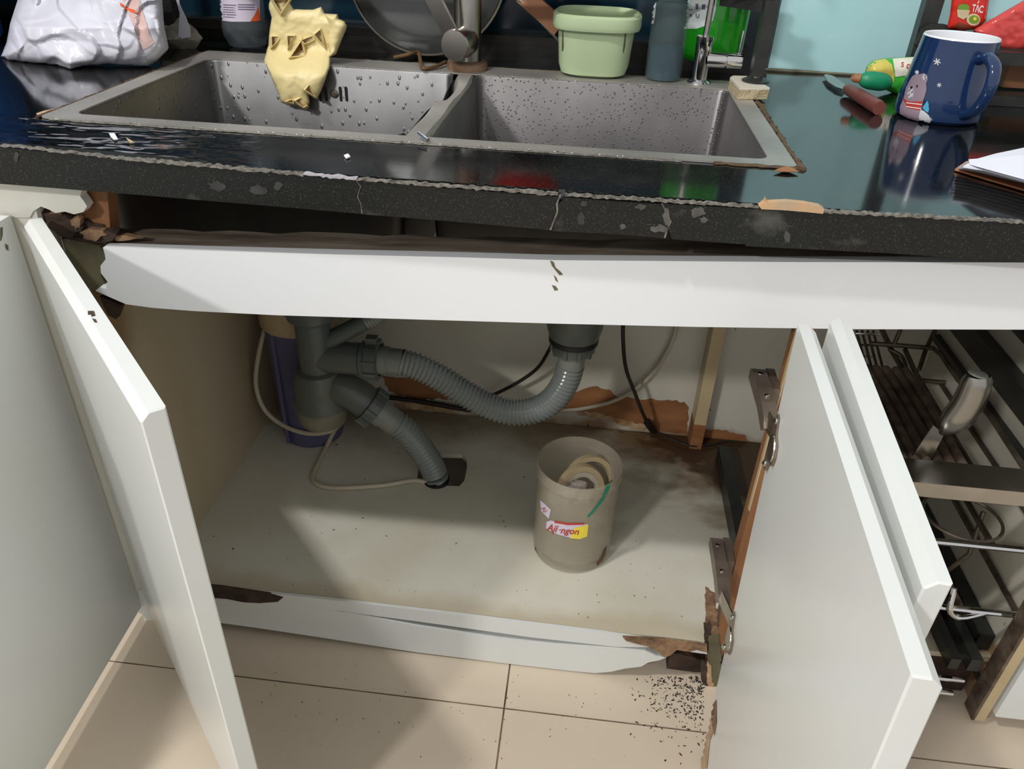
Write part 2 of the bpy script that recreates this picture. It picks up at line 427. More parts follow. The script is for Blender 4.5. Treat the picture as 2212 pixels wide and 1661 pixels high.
def inflate(mb, poly, step, yf, thick, D, wrinkle=0.0, wscale=30, back=0.6, seed=0, mi=0, ridge=False):
    """puffy closed body whose outline is given; yf(px,py) is the real depth, thickness comes out of it"""
    V, FF, DD = fill_px(poly, step)
    vf, vb = [], []
    for p, d in zip(V, DD):
        q = min(d/D, 1.0); h = math.sqrt(max(0, 1-(1-q)**2))
        P0 = PY(p.x, p.y, yf(p.x, p.y))
        wv = 0
        if wrinkle and d > 0:
            s_ = noise.fractal(Vector((p.x*wscale/1000, p.y*wscale/1000, seed*3.1)), 0.8, 2.1, 4)
            wv = wrinkle*((1-2*abs(s_))if ridge else s_)*min(1, d/(D*0.4))
        toward = (CAM-P0).normalized(); 
        vf.append(P0 + toward*(thick*h + wv)); vb.append(P0 + Vector((0, 1, 0))*thick*h*back)
    n = len(vf)
    mb.add(vf+vb, [tuple(f) for f in FF] + [tuple(n+i for i in reversed(f)) for f in FF], mi)
    return mb
def bvh(ob):
    me = ob.data; o = ORG[ob.name]
    return BVHTree.FromPolygons([v.co+o for v in me.vertices], [tuple(p.vertices) for p in me.polygons])
def decal(name, poly, target, mat, parent, step=6, off=0.0005, label=None):
    """thin print lying on a real surface; outline found by looking at the surface from the front"""
    tr = target if isinstance(target, BVHTree) else bvh(target)
    V, FF, _ = fill_px(poly, step); pts = []; ok = []
    for p in V:
        d = ray(p.x, p.y).normalized(); h, nn, _, _ = tr.ray_cast(CAM, d)
        ok.append(h is not None)
        if h is None: pts.append(CAM); continue
        if nn.dot(d) > 0: nn = -nn
        pts.append(h + nn*off)
    fs = [tuple(f) for f in FF if all(ok[i] for i in f)]
    if not fs: print('decal missed', name); return None
    par = list(range(len(pts)))
    def find(i):
        while par[i] != i: par[i] = par[par[i]]; i = par[i]
        return i
    for f in fs:
        for i in f[1:]: par[find(i)] = find(f[0])
    cnt = {}
    for f in fs: cnt[find(f[0])] = cnt.get(find(f[0]), 0)+1
    best = max(cnt, key=cnt.get); fs = [f for f in fs if find(f[0]) == best]
    used = sorted({i for f in fs for i in f}); rm = {i: k for k, i in enumerate(used)}
    pts = [pts[i] for i in used]; fs = [tuple(rm[i] for i in f) for f in fs]
    return build(name, MB().add(pts, fs), mat, parent, smooth=True, label=label)
def textpx(name, body, x, y, size, target, mat, parent, ang=0, shear=0.0, sx=1.0, off=0.0009, bold=0.0):
    """lettering laid on a surface, baseline starting at pixel x,y"""
    cu = bpy.data.curves.new(name, 'FONT'); cu.body = body; cu.size = size; cu.shear = shear; cu.offset = bold*size
    cu.resolution_u = 4
    ob = bpy.data.objects.new(name, cu); C.objects.link(ob)
    bpy.context.view_layer.update()
    me = bpy.data.meshes.new_from_object(ob.evaluated_get(bpy.context.evaluated_depsgraph_get()))
    bpy.data.objects.remove(ob); bpy.data.curves.remove(cu)
    bm = bmesh.new(); bm.from_mesh(me); bmesh.ops.triangulate(bm, faces=bm.faces)
    tr = target if isinstance(target, BVHTree) else bvh(target)
    ca, sa = math.cos(ang), math.sin(ang); pts = []; ok = []
    bm.verts.ensure_lookup_table()
    for v in bm.verts:
        u, q = v.co.x*sx, v.co.y
        px, py = x + u*ca + q*sa, y + u*sa - q*ca
        d = ray(px, py).normalized(); h, nn, _, _ = tr.ray_cast(CAM, d)
        ok.append(h is not None)
        if h is None: pts.append(CAM); continue
        if nn.dot(d) > 0: nn = -nn
        pts.append(h + nn*off)
    fs = [tuple(v.index for v in f.verts) for f in bm.faces if all(ok[v.index] for v in f.verts)]
    bm.free()
    if not fs: print('text missed', body); return None
    return build(name, MB().add(pts, fs), mat, parent)

# ================================================================== SETTING
ZT = 0.713          # worktop
# floor: grout bed and tiles 80 x 80
fl = struct(build('floor', MB().box((-1.9, -1.2, -0.03), (1.8, 1.36, -0.0015)), MT['tilegrout'], origin=(0, 0, 0)))
for i in range(-2, 2):
    for j in range(-2, 1):
        x0, y0 = -0.049+0.8*i, 0.645+0.8*j; g = 0.0012
        x1, y1 = x0+0.8, min(y0+0.8, 1.36)
        build('tile', MB().box((x0+g, y0+g, -0.0012), (x1-g, y1-g, 0.0)), MT['tile'], fl)
wb = struct(build('wall_back', MB().box((-1.9, 1.37, -0.03), (1.8, 1.47, 2.6)), MT['wallpaint'], origin=(0, 1.37, 0)))
build('dark_splash_panel', MB().box((-1.9, 1.362, ZT), (0.272, 1.3705, 1.5)), MT['darkglass'], wb, label='dark teal glossy splash panel')
build('pale_splash_panel', MB().box((0.275, 1.362, ZT+0.003), (1.8, 1.3705, 1.5)), MT['paleglass'], wb, label='pale cyan glass splash panel')
mb = MB()
pts = [Vector((0.27+0.05*k, 1.359+random.uniform(-.001, .001), ZT+0.002)) for k in range(31)]
mb.tube(pts, [random.uniform(.002, .0045) for _ in pts], 6)
build('silicone_bead', mb, MT['silicone'], wb, smooth=True)
struct(build('trim_1', MB().box((-0.47, 1.3235, ZT), (0.235, 1.362, ZT+0.022)).box((-1.6, 1.325, ZT+0.022), (0.235, 1.362, ZT+0.036)).box((-1.6, 1.345, ZT), (-0.47, 1.362, ZT+0.022)), MT['darkledge']))

# ================================================================== WORKTOP
top = thing('worktop', (0, 0.7, 0.66), 'black speckled granite worktop with a cracked front edge around the sink', 'worktop')
mb = MB(); mb.plate([(-1.6, 0.703), (1.4, 0.703), (1.4, 1.362), (-1.6, 1.362)], [[(x, y) for x, y in rrect(-0.606, 0.828, 0.208, 1.238, 0.006, 2)]], ZT-0.018, ZT)
build('granite_slab', mb, MT['granite'], top)
YA = 0.697
def PA(p): return PY(p[0], p[1], YA)
def apron(pts, seed, skip=(), n='granite_apron'):
    pp = jag([Vector(p) for p in pts], 1.1, 9, seed, True, skip)
    return build(n, MB().prism([PA(p) for p in pp], (0, 0.018, 0)), MT['apron'], top)
L0 = PA((0, 316)); 
# pieces run left to right, cracks between them
def zx(px, top_, ): return None
E1 = [(766, 389), (778, 402), (771, 425), (778, 440), (781, 462)]
E2 = [(1209, 424), (1203, 440), (1204, 458), (1196, 478), (1189, 497)]
E3 = [(1430, 440), (1440, 458), (1449, 478), (1441, 496), (1436, 514)]
build('granite_apron', MB().prism([Vector((-1.6, YA, 0.709)), *[PA(p) for p in [(0, 318), (300, 346), (560, 372)]], *[PA(p) for p in E1], *[PA(p) for p in [(560, 443), (300, 421), (0, 397)]], Vector((-1.6, YA, 0.681))], (0, 0.018, 0)), MT['apron'], top)
apron([(769, 390), (985, 408), (1206, 425)] + [(p[0]-3, p[1]) for p in E2[1:]] + [(985, 479), (785, 463)] + [(p[0]+3, p[1]) for p in reversed(E1[1:-1])], 2, (0, 1, 6, 7))
apron([(1222, 426), (1320, 434), (1427, 441)] + [(p[0]-3, p[1]) for p in E3[1:]] + [(1310, 505), (1193, 499)] + [(p[0]+3, p[1]) for p in reversed(E2[1:-1])], 3, (0, 1, 6, 7))
r1 = PA((2212, 484)); r2 = PA((2212, 567))
build('granite_apron', MB().prism([*[PA((p[0]+3, p[1])) for p in E3[:-1]], PA((1452, 517)), *[PA(p) for p in [(1610, 528), (1611, 532), (1900, 546), (2212, 566)]], Vector((1.4, YA, 0.678)), Vector((1.4, YA, 0.708)), *[PA(p) for p in [(2212, 485), (1800, 458), (1640, 452)]]], (0, 0.018, 0)), MT['apron'], top)
# ragged chipped arris between slab and apron
def ragged_strip(pa, pb, wmin, wmax, seed, y=YA-0.002, th=0.006):
    rnd = random.Random(seed); n = int(abs(pb[0]-pa[0])/7); up, dn = [], []
    for k in range(n+1):
        t_ = k/n; x = pa[0]+(pb[0]-pa[0])*t_; yy = pa[1]+(pb[1]-pa[1])*t_
        w_ = rnd.uniform(wmin*0.35, wmax*0.72); o_ = rnd.uniform(-1.6, 1.6)
        up.append(PY(x, yy-w_*0.5+o_, y)); dn.append(PY(x, yy+w_*0.5+o_, y))
    return MB().prism(up+dn[::-1], (0, th, 0))
for k, (a, b, w0, w1, m_) in enumerate([((0, 314), (250, 342), 3, 6, 'grout'), ((250, 342), (655, 378), 4, 11, 'grout'), ((655, 377), (770, 388), 5, 9, 'pageedge'), ((770, 388), (1205, 421), 5, 10, 'grout'),
                           ((1220, 422), (1640, 448), 4, 9, 'grout'), ((1780, 458), (2212, 481), 5, 9, 'grout')]):
    build('chipped_edge', ragged_strip(a, b, w0, w1, k+5), MT[m_], top)
mb = MB(); mb.prism([PY(x, y, YA-0.003) for x, y in [(1640, 446), (1652, 437), (1655, 430), (1660, 438), (1700, 436), (1740, 440), (1772, 446), (1781, 452), (1778, 462), (1740, 458), (1690, 454), (1645, 452)]], (0, 0.008, 0))
build('putty_patch', mb, MT['putty'], top, label='orange putty patch on the worktop edge')
# pale filler showing in the cracks
for E_ in (E1, E2, E3):
    a_ = [PY(x-2.2, y, YA+0.0002) for x, y in E_] + [PY(x+2.0, y, YA+0.0002) for x, y in reversed(E_)]
    build('crack_filler', MB().prism(a_, (0, 0.012, 0)), MT['grout'], top)
# dried splashes of mortar on the apron
rnd = random.Random(3)
for cx, cy, sx, sy in [(1385, 447, 14, 7), (1440, 465, 9, 22), (1425, 494, 22, 9), (1508, 458, 20, 14), (1520, 475, 10, 8), (1700, 512, 8, 17), (1262, 440, 8, 10), (1255, 475, 10, 16), (560, 412, 20, 14), (470, 402, 24, 12), (1345, 490, 8, 8), (35, 340, 7, 14), (600, 400, 12, 12)]:
    q = [(cx+sx*rnd.uniform(.5, 1.1)*math.cos(a*PI/6), cy+sy*rnd.uniform(.5, 1.1)*math.sin(a*PI/6)) for a in range(12)]
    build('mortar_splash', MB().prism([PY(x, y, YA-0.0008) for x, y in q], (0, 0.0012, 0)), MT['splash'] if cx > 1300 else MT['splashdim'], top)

# ================================================================== SINK
ZR = ZT+0.0022
sink = thing('double_sink', (-0.2, 1.03, 0.5), 'stainless steel double bowl sink with droplets set in the black worktop', 'sink')
rects = [(-0.5865, 0.8405, -0.209, 1.1885), (-0.176, 0.8405, 0.1905, 1.1885)]
mb = MB(); mb.plate(rrect(-0.614, 0.820, 0.216, 1.246, 0.008, 3), [rrect(-0.586, 0.841, 0.190, 1.188, 0.014, 5)], ZR-0.0018, ZR)
build('rim', mb, MT['rim'], sink)
for k, (x0, y0, x1, y1) in enumerate(rects):
    rings = []
    for z, ins, r in ((ZR-0.0006, -0.001, 0.014), (ZR-0.004, 0.0015, 0.013), (0.535, 0.008, 0.013), (0.517, 0.010, 0.014), (0.508, 0.015, 0.016), (0.504, 0.024, 0.02)):
        R = []
        base_ = rrect(x0+ins, y0+ins, x1-ins, y1-ins, r, 6); dense = []
        for (xa, ya), (xb, yb) in zip(base_, base_[1:]+base_[:1]):
            m_ = 24 if math.hypot(xb-xa, yb-ya) > 0.05 else 1
            dense += [(xa+(xb-xa)*q/m_, ya+(yb-ya)*q/m_) for q in range(m_)]
        for x, y in dense:
            zz = z
            near = (k == 0 and x > x1-0.014) or (k == 1 and x < x0+0.014)
            if near and z > 0.69 and y0+0.02 < y < y1-0.02:
                zz = z-0.006-(0.014*math.exp(-((y-1.075)/0.050)**2) if k == 0 else 0)
            R.append(Vector((x, y, zz)))
        rings.append(R)
    mb = MB().loft(rings, cap0=False, cap1=True)
    b = build('bowl', mb, MT['bowl'] if k == 0 else MT['bowl2'], sink, smooth=True, label=('left' if k == 0 else 'right')+' bowl')
    rings = [[Vector((p.x, p.y, min(p.z, 0.665))) + (p-Vector(((x0+x1)/2, (y0+y1)/2, p.z))).normalized()*0.003 + Vector((0, 0, -0.003)) for p in R] for R in rings]
    build('underside_coating', MB().loft(rings, False, True), MT['coat'], sink, smooth=True, label='black sound-deadening coating')
    build('drain', MB().lathe(((x0+x1)/2, 1.0, 0.5045), [(0.04, 0), (0.04, 0.002), (0.033, 0.0025), (0.03, 0.0005), (0.0, 0.0005)], 28), MT['chrome'], sink, smooth=True)
# dented divider between the bowls
mb = MB(); nx, ny = 9, 36; G = []
for j in range(ny+1):
    y = 0.838+(1.192-0.838)*j/ny; row = []
    for i in range(nx+1):
        u = i/nx; x = -0.2105 + 0.036*u
        z = ZR-0.0006 - 0.017*max(0, abs(2*u-1)-0.55)**1.4*3.0
        dent = math.exp(-((y-1.075)/0.045)**2)*(1-u)*0.016 + math.exp(-((y-0.95)/0.05)**2)*0.003
        row.append(Vector((x + 0.012*math.exp(-((y-1.12)/0.04)**2)*(1-u), y, z-dent)))
    row = [row[0]+Vector((0.0008, 0, -0.016))] + row + [row[-1]+Vector((-0.0008, 0, -0.016))]
    G.append(row)
mb.loft(G, False, False, closed=False)
build('divider', mb, MT['rim'], sink, smooth=True, label='dented divider between the bowls')
YR = 1.1855
for px in (691, 704, 735, 747.5):
    a = PY(px-1.5, 190, 1.184); b2 = PY(px+1.5, 216, 1.184)
    mb = MB(); xs = (a.x+b2.x)/2; w_ = 0.0019
    mb.prism([Vector((xs+w_*math.cos(t_), 1.1838, (a.z if math.sin(t_) > 0 else b2.z)+w_*math.sin(t_))) for t_ in [k*PI/6 for k in range(12)]], (0, 0.002, 0))
    build('overflow_slot', mb, MT['rubber'], sink)
c = PY(722, 203, 1.1842)
build('overflow_screw', MB().lathe(c, [(0.0, -0.003), (0.004, -0.0025), (0.0062, 0), (0.0062, 0.004)], 20, (0, 1, 0)), MT['dullchrome'], sink, smooth=True)
# grimy bead round the rim
def bead(name, pts, r0, r1, mat, parent, seed, amp=0.0016):
    rnd = random.Random(seed); path = resample([Vector(p) for p in pts], 0.006)
    path = [p + Vector((rnd.uniform(-amp, amp), rnd.uniform(-amp, amp), 0)) for p in path]
    return build(name, MB().tube(path, [rnd.uniform(r0, r1) for _ in path], 6, flat=0.5), mat, parent, smooth=True)
bead('caulk_bead', [(0.220, 0.815, ZT+.001), (0.220, 1.0, ZT+.001), (0.222, 1.16, ZT+.001)], 0.002, 0.0052, MT['caulk'], sink, 1)
bead('caulk_bead', [(0.215, 0.818, ZT+.001), (0.13, 0.819, ZT+.0008)], 0.0015, 0.004, MT['caulk'], sink, 2)
bead('caulk_bead', [(-0.617, 0.822, ZT+.001), (-0.617, 1.235, ZT+.001)], 0.0018, 0.004, MT['caulk'], sink, 3)
bead('caulk_bead', [(-0.612, 1.249, ZT+.001), (0.2, 1.250, ZT+.001)], 0.0015, 0.003, MT['caulk'], sink, 4)
bead('caulk_bead', [(-0.60, 0.817, ZT+.0005), (0.1, 0.817, ZT+.0005)], 0.0008, 0.0016, MT['grout'], sink, 5, 0.0006)
build('rust_patch', MB().prism([PZ(x, y, ZR+0.0002) for x, y in [(1672, 369), (1690, 362), (1700, 360), (1712, 364), (1727, 371), (1700, 372)]], (0, 0, 0.0006)), MT['peel'], sink)
build('rust_patch', MB().prism([PZ(x, y, ZT+0.0004) for x, y in [(78, 246), (95, 240), (118, 236), (128, 246), (112, 253), (85, 252)]], (0, 0, 0.0006)), MT['putty'], sink)

# ================================================================== BASE CABINETS
YF = 0.72; ZB = 0.091
cab = thing('base_cabinet', (-0.16, 0.96, 0), 'white base cabinet under the sink with water-damaged laminate', 'cabinet')
hole = [PZ(x, y, ZB) for x, y in [(900, 1042), (905, 1006), (925, 985), (940, 980), (998, 981), (1008, 990), (1009, 1010), (1003, 1038), (992, 1050), (940, 1048)]]
outer = [(-0.556, YF+0.0005), (0.226, YF+0.0005), (0.226, 0.748), (0.62, 0.748), (0.62, 1.198), (-0.556, 1.198)]
mb = MB(); mb.plate(outer, [[(p.x, p.y) for p in hole]], ZB-0.009, ZB)
build('bottom_panel', mb, MT['cabfloor'], cab)
# broken front strip and plinth
def PF(p, y=YF): return PY(p[0], p[1], y)
up = [(440, 1262), (480, 1266), (700, 1289), (1000, 1324), (1300, 1361), (1410, 1378), (1525, 1391)]
dn = [(1527, 1408), (1470, 1400), (1420, 1393), (1330, 1392), (1150, 1372), (900, 1337), (740, 1316), (700, 1311), (480, 1283), (440, 1279)]
build('front_edging', MB().prism([PF(p) for p in up+dn], (0, -0.004, 0)), MT['lam'], cab)
kick = [(300, 1275), (480, 1288), (700, 1312), (740, 1320), (900, 1352), (1080, 1380), (1200, 1392), (1330, 1399)]
kick += [(1395, 1407), (1420, 1418), (1440, 1420)] 
kick += jagged if False else [(1425, 1426), (1400, 1431), (1385, 1440), (1350, 1444), (1320, 1451), (1285, 1454), (1240, 1450), (1100, 1434), (900, 1409), (700, 1378), (560, 1357), (480, 1346), (300, 1325)]
build('plinth_board', MB().prism([PY(x, y, 0.716) for x, y in kick], (0, 0.010, 0)), MT['lam'], cab, label='warped plinth board with broken end')
build('exposed_edge', MB().prism([PY(x, y, 0.7155) for x, y in [(440, 1262), (480, 1266), (540, 1275), (580, 1281), (612, 1290), (600, 1300), (560, 1303), (525, 1301), (490, 1294), (440, 1290)]], (0, 0.002, 0)), MT['rot'], cab, label='rotten brown strip where the edging came off')
build('flaking_edge', MB().prism([PY(x, y, 0.7135) for x, y in [(1345, 1376), (1430, 1381), (1527, 1394), (1528, 1410), (1505, 1404), (1490, 1408), (1462, 1404), (1448, 1416), (1436, 1420), (1424, 1410), (1400, 1397), (1372, 1390), (1352, 1384)]], (0, 0.003, 0)), MT['rotlight'], cab)
build('broken_block', MB().prism([PY(x, y, 0.735) for x, y in [(1445, 1425), (1452, 1410), (1500, 1420), (1528, 1432), (1528, 1452), (1500, 1452), (1440, 1444)]], (0, 0.02, 0)).box((-0.5, 0.76, 0.001), (0.6, 0.775, 0.072)), MT['rot'], cab)
# side panels, back, stiles
build('side_panel', MB().prism([Vector((-0.573, y, z)) for y, z in [(0.745, 0), (1.199, 0), (1.199, 0.49), (0.836, 0.49), (0.815, 0.66), (0.745, 0.66)]], (0.017, 0, 0)), MT['cabside'], cab, label='left side panel, beige laminate')
build('back_panel', MB().box((-0.573, 1.2, 0.07), (1.2, 1.208, 0.69)), MT['cabback'], cab)
build('stile', MB().box((-0.606, 0.7205, 0.0), (-0.5735, 0.745, 0.655)), MT['lamworn'], cab)
mb = MB(); mb.box((0.229, 0.7215, 0.0), (0.2445, 0.746, 0.63))
build('stile', mb, MT['wood'], cab, label='raw brown wooden stile between the cabinets')
mb = MB(); mb.box((0.2275, 0.7218, 0.33), (0.2292, 0.728, 0.60)); build('stile_edging', mb, MT['beige'], cab)
for q, m_, y_, sd in [([(1524, 1272), (1545, 1285), (1550, 1340), (1554, 1385), (1536, 1400), (1526, 1350)], 'rotlight', 0.7212, 1), ([(1520, 1350), (1534, 1340), (1540, 1400), (1534, 1440), (1524, 1410)], 'rot', 0.7204, 2),
                      ([(1530, 1375), (1553, 1370), (1558, 1420), (1556, 1475), (1545, 1486), (1534, 1462), (1528, 1420)], 'moss', 0.7194, 3), ([(1516, 1428), (1530, 1436), (1536, 1478), (1524, 1486), (1514, 1466)], 'rot', 0.7188, 4), ([(1529, 1430), (1537, 1440), (1541, 1484), (1534, 1500), (1527, 1470)], 'peellight', 0.7182, 5)]:
    pp = jag([Vector(p) for p in q], 2.2, 6, sd)
    build('rotten_chip', MB().prism([PY(p.x, p.y, y_) for p in pp], (0, 0.004, 0)), MT[m_], cab)
# gray back post
mb = MB(); mb.box((0.231, 1.160, 0.145), (0.252, 1.199, 0.69)); build('rear_post', mb, MT['beige'], cab, label='cream post at the back of the cabinet')
build('bare_post_foot', MB().box((0.2305, 1.1595, ZB), (0.2525, 1.1995, 0.145)), MT['peel'], cab)
# peeled patches on the back panel
def patch(pts, seed, mat='peel', y=1.1995, name='peeled_patch', th=0.001):
    return build(name, MB().prism([PY(p.x, p.y, y) for p in jag([Vector(q) for q in pts], 3, 8, seed)], (0, -th, 0)), MT[mat], cab)
patch([(1150, 892), (1190, 868), (1250, 845), (1290, 834), (1318, 842), (1334, 858), (1400, 862), (1478, 868), (1488, 880), (1484, 938), (1440, 932), (1400, 922), (1340, 908), (1300, 892), (1230, 884)], 4)
patch([(825, 812), (900, 816), (960, 842), (975, 862), (900, 862), (840, 846)], 5)
patch([(1520, 925), (1560, 930), (1610, 940), (1620, 962), (1515, 962)], 6)
patch([(1240, 886), (1300, 893), (1350, 908), (1400, 920), (1380, 930), (1310, 906), (1250, 896)], 8, 'peellight', 1.1980)
patch([(860, 862), (940, 868), (1010, 886), (960, 890), (880, 880)], 9, 'peellight', 1.1980)

# sagging front rail: white board with a weathered batten behind
top_r = [(222, 535), (400, 541), (700, 549), (1000, 556), (1200, 562), (1700, 566), (2212, 567)]
bot_r = [(2212, 712), (1850, 711), (1500, 706), (1200, 699), (900, 690), (600, 681), (420, 672), (330, 665), (272, 657), (235, 641), (206, 628)]
endl = [(216, 620), (229, 624), (232, 608), (218, 590), (217, 574), (228, 560), (226, 548)]
rr_t = PF(top_r[-1]); rr_b = PF(bot_r[0])
rail = cab
pts = [PF(p) for p in top_r] + [Vector((1.2, YF, rr_t.z+0.004)), Vector((1.2, YF, rr_b.z+0.004))] + [PF(p) for p in bot_r + endl]
rail = build('front_rail', MB().prism(pts, (0, 0.014, 0)), MT['rail'], cab, label='sagging white front rail')
def rt(x):
    a = [PF(p) for p in top_r] + [Vector((1.2, YF, rr_t.z+0.004))]
    for p, q in zip(a, a[1:]):
        if x <= q.x: return p.z+(q.z-p.z)*max(0, (x-p.x)/(q.x-p.x))
    return a[-1].z
mb = MB(); rnd = random.Random(9); R0 = []
for k in range(61):
    x = -0.565+ (1.75)*k/60; z = min(rt(x), 0.672)-0.0006; dz = rnd.uniform(-.0015, .0015)
    yb = 0.772+rnd.uniform(-.004, .003)
    R0.append([Vector((x, 0.7345, z)), Vector((x, 0.750, z+0.0012)), Vector((x, yb, z+0.003+dz)), Vector((x, yb, z-0.02)), Vector((x, 0.7345, z-0.02))])
mb.loft(R0, True, True); build('wood_batten', mb, MT['woodx'], rail, label='weathered wood batten behind the rail')
# rail chip in the middle
for q in ([(1188, 563), (1196, 566), (1200, 578), (1212, 588), (1216, 594), (1208, 594), (1200, 584), (1192, 574)], [(1196, 594), (1202, 600), (1206, 610), (1200, 606)], [(1192, 616), (1200, 618), (1206, 626), (1198, 628)]):
    build('chip', MB().prism([PY(x, y, YF-0.0004) for x, y in q], (0, 0.0008, 0)), MT['moss'], rail)
# neighbour rail remnant at the upper left, rotten joint
lc = thing('base_cabinet', (-0.9, 0.96, 0), 'white cabinet at the left edge of the picture with a broken cream rail end', 'cabinet')
nb = lc
q = [(0, 396), (90, 403), (176, 411), (173, 424), (182, 436), (188, 446), (180, 458), (160, 463), (140, 457), (120, 460), (104, 452), (88, 446), (72, 456), (64, 470), (0, 470)]
build('front_rail', MB().prism([PF(p, 0.7185) for p in q]+[Vector((-1.2, 0.7185, 0.636)), Vector((-1.2, 0.7185, 0.681))], (0, 0.012, 0)), MT['lamworn'], nb)
build('wood_post', MB().prism([PY(x, y, 0.735) for x, y in [(160, 408), (232, 414), (240, 520), (170, 520)]], (0, 0.018, 0)), MT['wood'], nb)
rnd = random.Random(11)
for cx, cy, sx, sy, m_ in [(110, 470, 42, 16, 'rot'), (140, 490, 48, 22, 'rot'), (180, 500, 46, 20, 'rot'), (120, 460, 16, 10, 'rotlight'), (165, 480, 14, 16, 'rotlight'), (200, 508, 34, 12, 'rotlight'), (220, 500, 26, 8, 'rotlight'), (185, 520, 60, 8, 'rot'), (260, 515, 44, 6, 'rotlight'), (235, 510, 18, 12, 'rot')]:
    q = [(cx+sx*rnd.uniform(.5, 1.1)*math.cos(a*PI/7), cy+sy*rnd.uniform(.5, 1.15)*math.sin(a*PI/7)) for a in range(14)]
    y_ = 0.731-rnd.uniform(0, 0.008)
    build('rotten_chip', MB().prism([PY(x, y, y_) for x, y in q], (0, 0.008, rnd.uniform(-.004, .004))), MT[m_], nb)
build('bare_panel', MB().prism([PY(x, y, 0.728) for x, y in [(140, 515), (214, 530), (224, 545), (229, 562), (218, 578), (217, 592), (226, 612), (222, 630), (190, 622), (160, 600), (140, 560)]], (0, 0.016, 0)), MT['moss'], nb, label='bare mildewed end of the panel')
build('rotten_chip', MB().prism([PY(x, y, 0.738) for x, y in [(215, 640), (240, 650), (262, 660), (250, 690), (232, 680)]], (0, 0.01, 0)), MT['rot'], nb)

# ------------------------------------------------------------------ doors (parts of their cabinets)
def door(par, hx, hy, dx, dy, width, z0, z1, outer_sign, label, lean=(0, 0), th=0.018, ch=0.0065):
    """slab from the hinge corner; top outer edge chamfered; lean moves the bottom sideways"""
    e = Vector((dx, dy, 0)).normalized(); n = Vector((-e.y, e.x, 0))*outer_sign; h = Vector((hx, hy, z0)); hh = z1-z0
    prof = [(0, 0), (th, 0), (th, hh-ch), (th-ch, hh), (0, hh)]
    def P_(a, u, v): return h + e*a + n*u + Vector((lean[0], lean[1], 0))*(1-v/hh) + Vector((0, 0, v))
    R = []
    for a in (0, 0.0012, width-0.0012, width):
        k = 0.0012 if a in (0, width) else 0
        R.append([P_(a, min(max(u, k), th-k), min(max(v, k), hh-k)) for u, v in prof])
    o = build('door', MB().loft(R, True, True), MT['lam'], par, label=label)
    return o, e, n
d2, e2, n2 = door(cab, -0.5665, 0.7165, 0.3, -0.316, 0.425, 0.035, 0.64, -1, 'left door, open, chipped top edge')
d1, e1, n1 = door(lc, -0.600, 0.7165, 0.05, -1, 0.43, 0.035, 0.64, -1, 'open door')
d3, e3, n3 = door(cab, 0.195, 0.622, -0.050, -1, 0.366, 0.004, 0.635, 1, 'large right door, open, sagging, with two hinges', lean=(0.018, -0.02), th=0.0165)
for q in [[(190, 672), (203, 672), (206, 682), (198, 684), (196, 679), (190, 680)], [(199, 688), (207, 690), (210, 697), (204, 696)]]:
    build('chipped_spot', MB().prism([PZ(x, y, 0.6402) for x, y in q], (0, 0, 0.0003)), MT['rot'], d2)
bt = bvh(d1)
for q in [[(0, 492), (5, 490), (5, 508), (2, 520), (0, 520)], [(10, 526), (17, 530), (18, 542), (12, 538)]]:
    decal('dirt_mark', q, bt, MT['moss'], d1, 4)
bt = bvh(d3)
for q, m_ in [([(1528, 1395), (1552, 1400), (1554, 1440), (1548, 1480), (1549, 1560), (1544, 1590), (1538, 1560), (1536, 1500), (1528, 1470)], 'rotlight'), ([(1536, 1372), (1556, 1368), (1557, 1400), (1556, 1440), (1550, 1484), (1541, 1480), (1540, 1440), (1530, 1410)], 'moss'), ([(1515, 1480), (1536, 1470), (1540, 1520), (1542, 1580), (1534, 1600), (1528, 1660), (1515, 1660)], 'peellight')]:
    decal('flaking_patch', q, bt, MT[m_], d3, 6, 0.0006 if m_ != 'moss' else 0.0012)

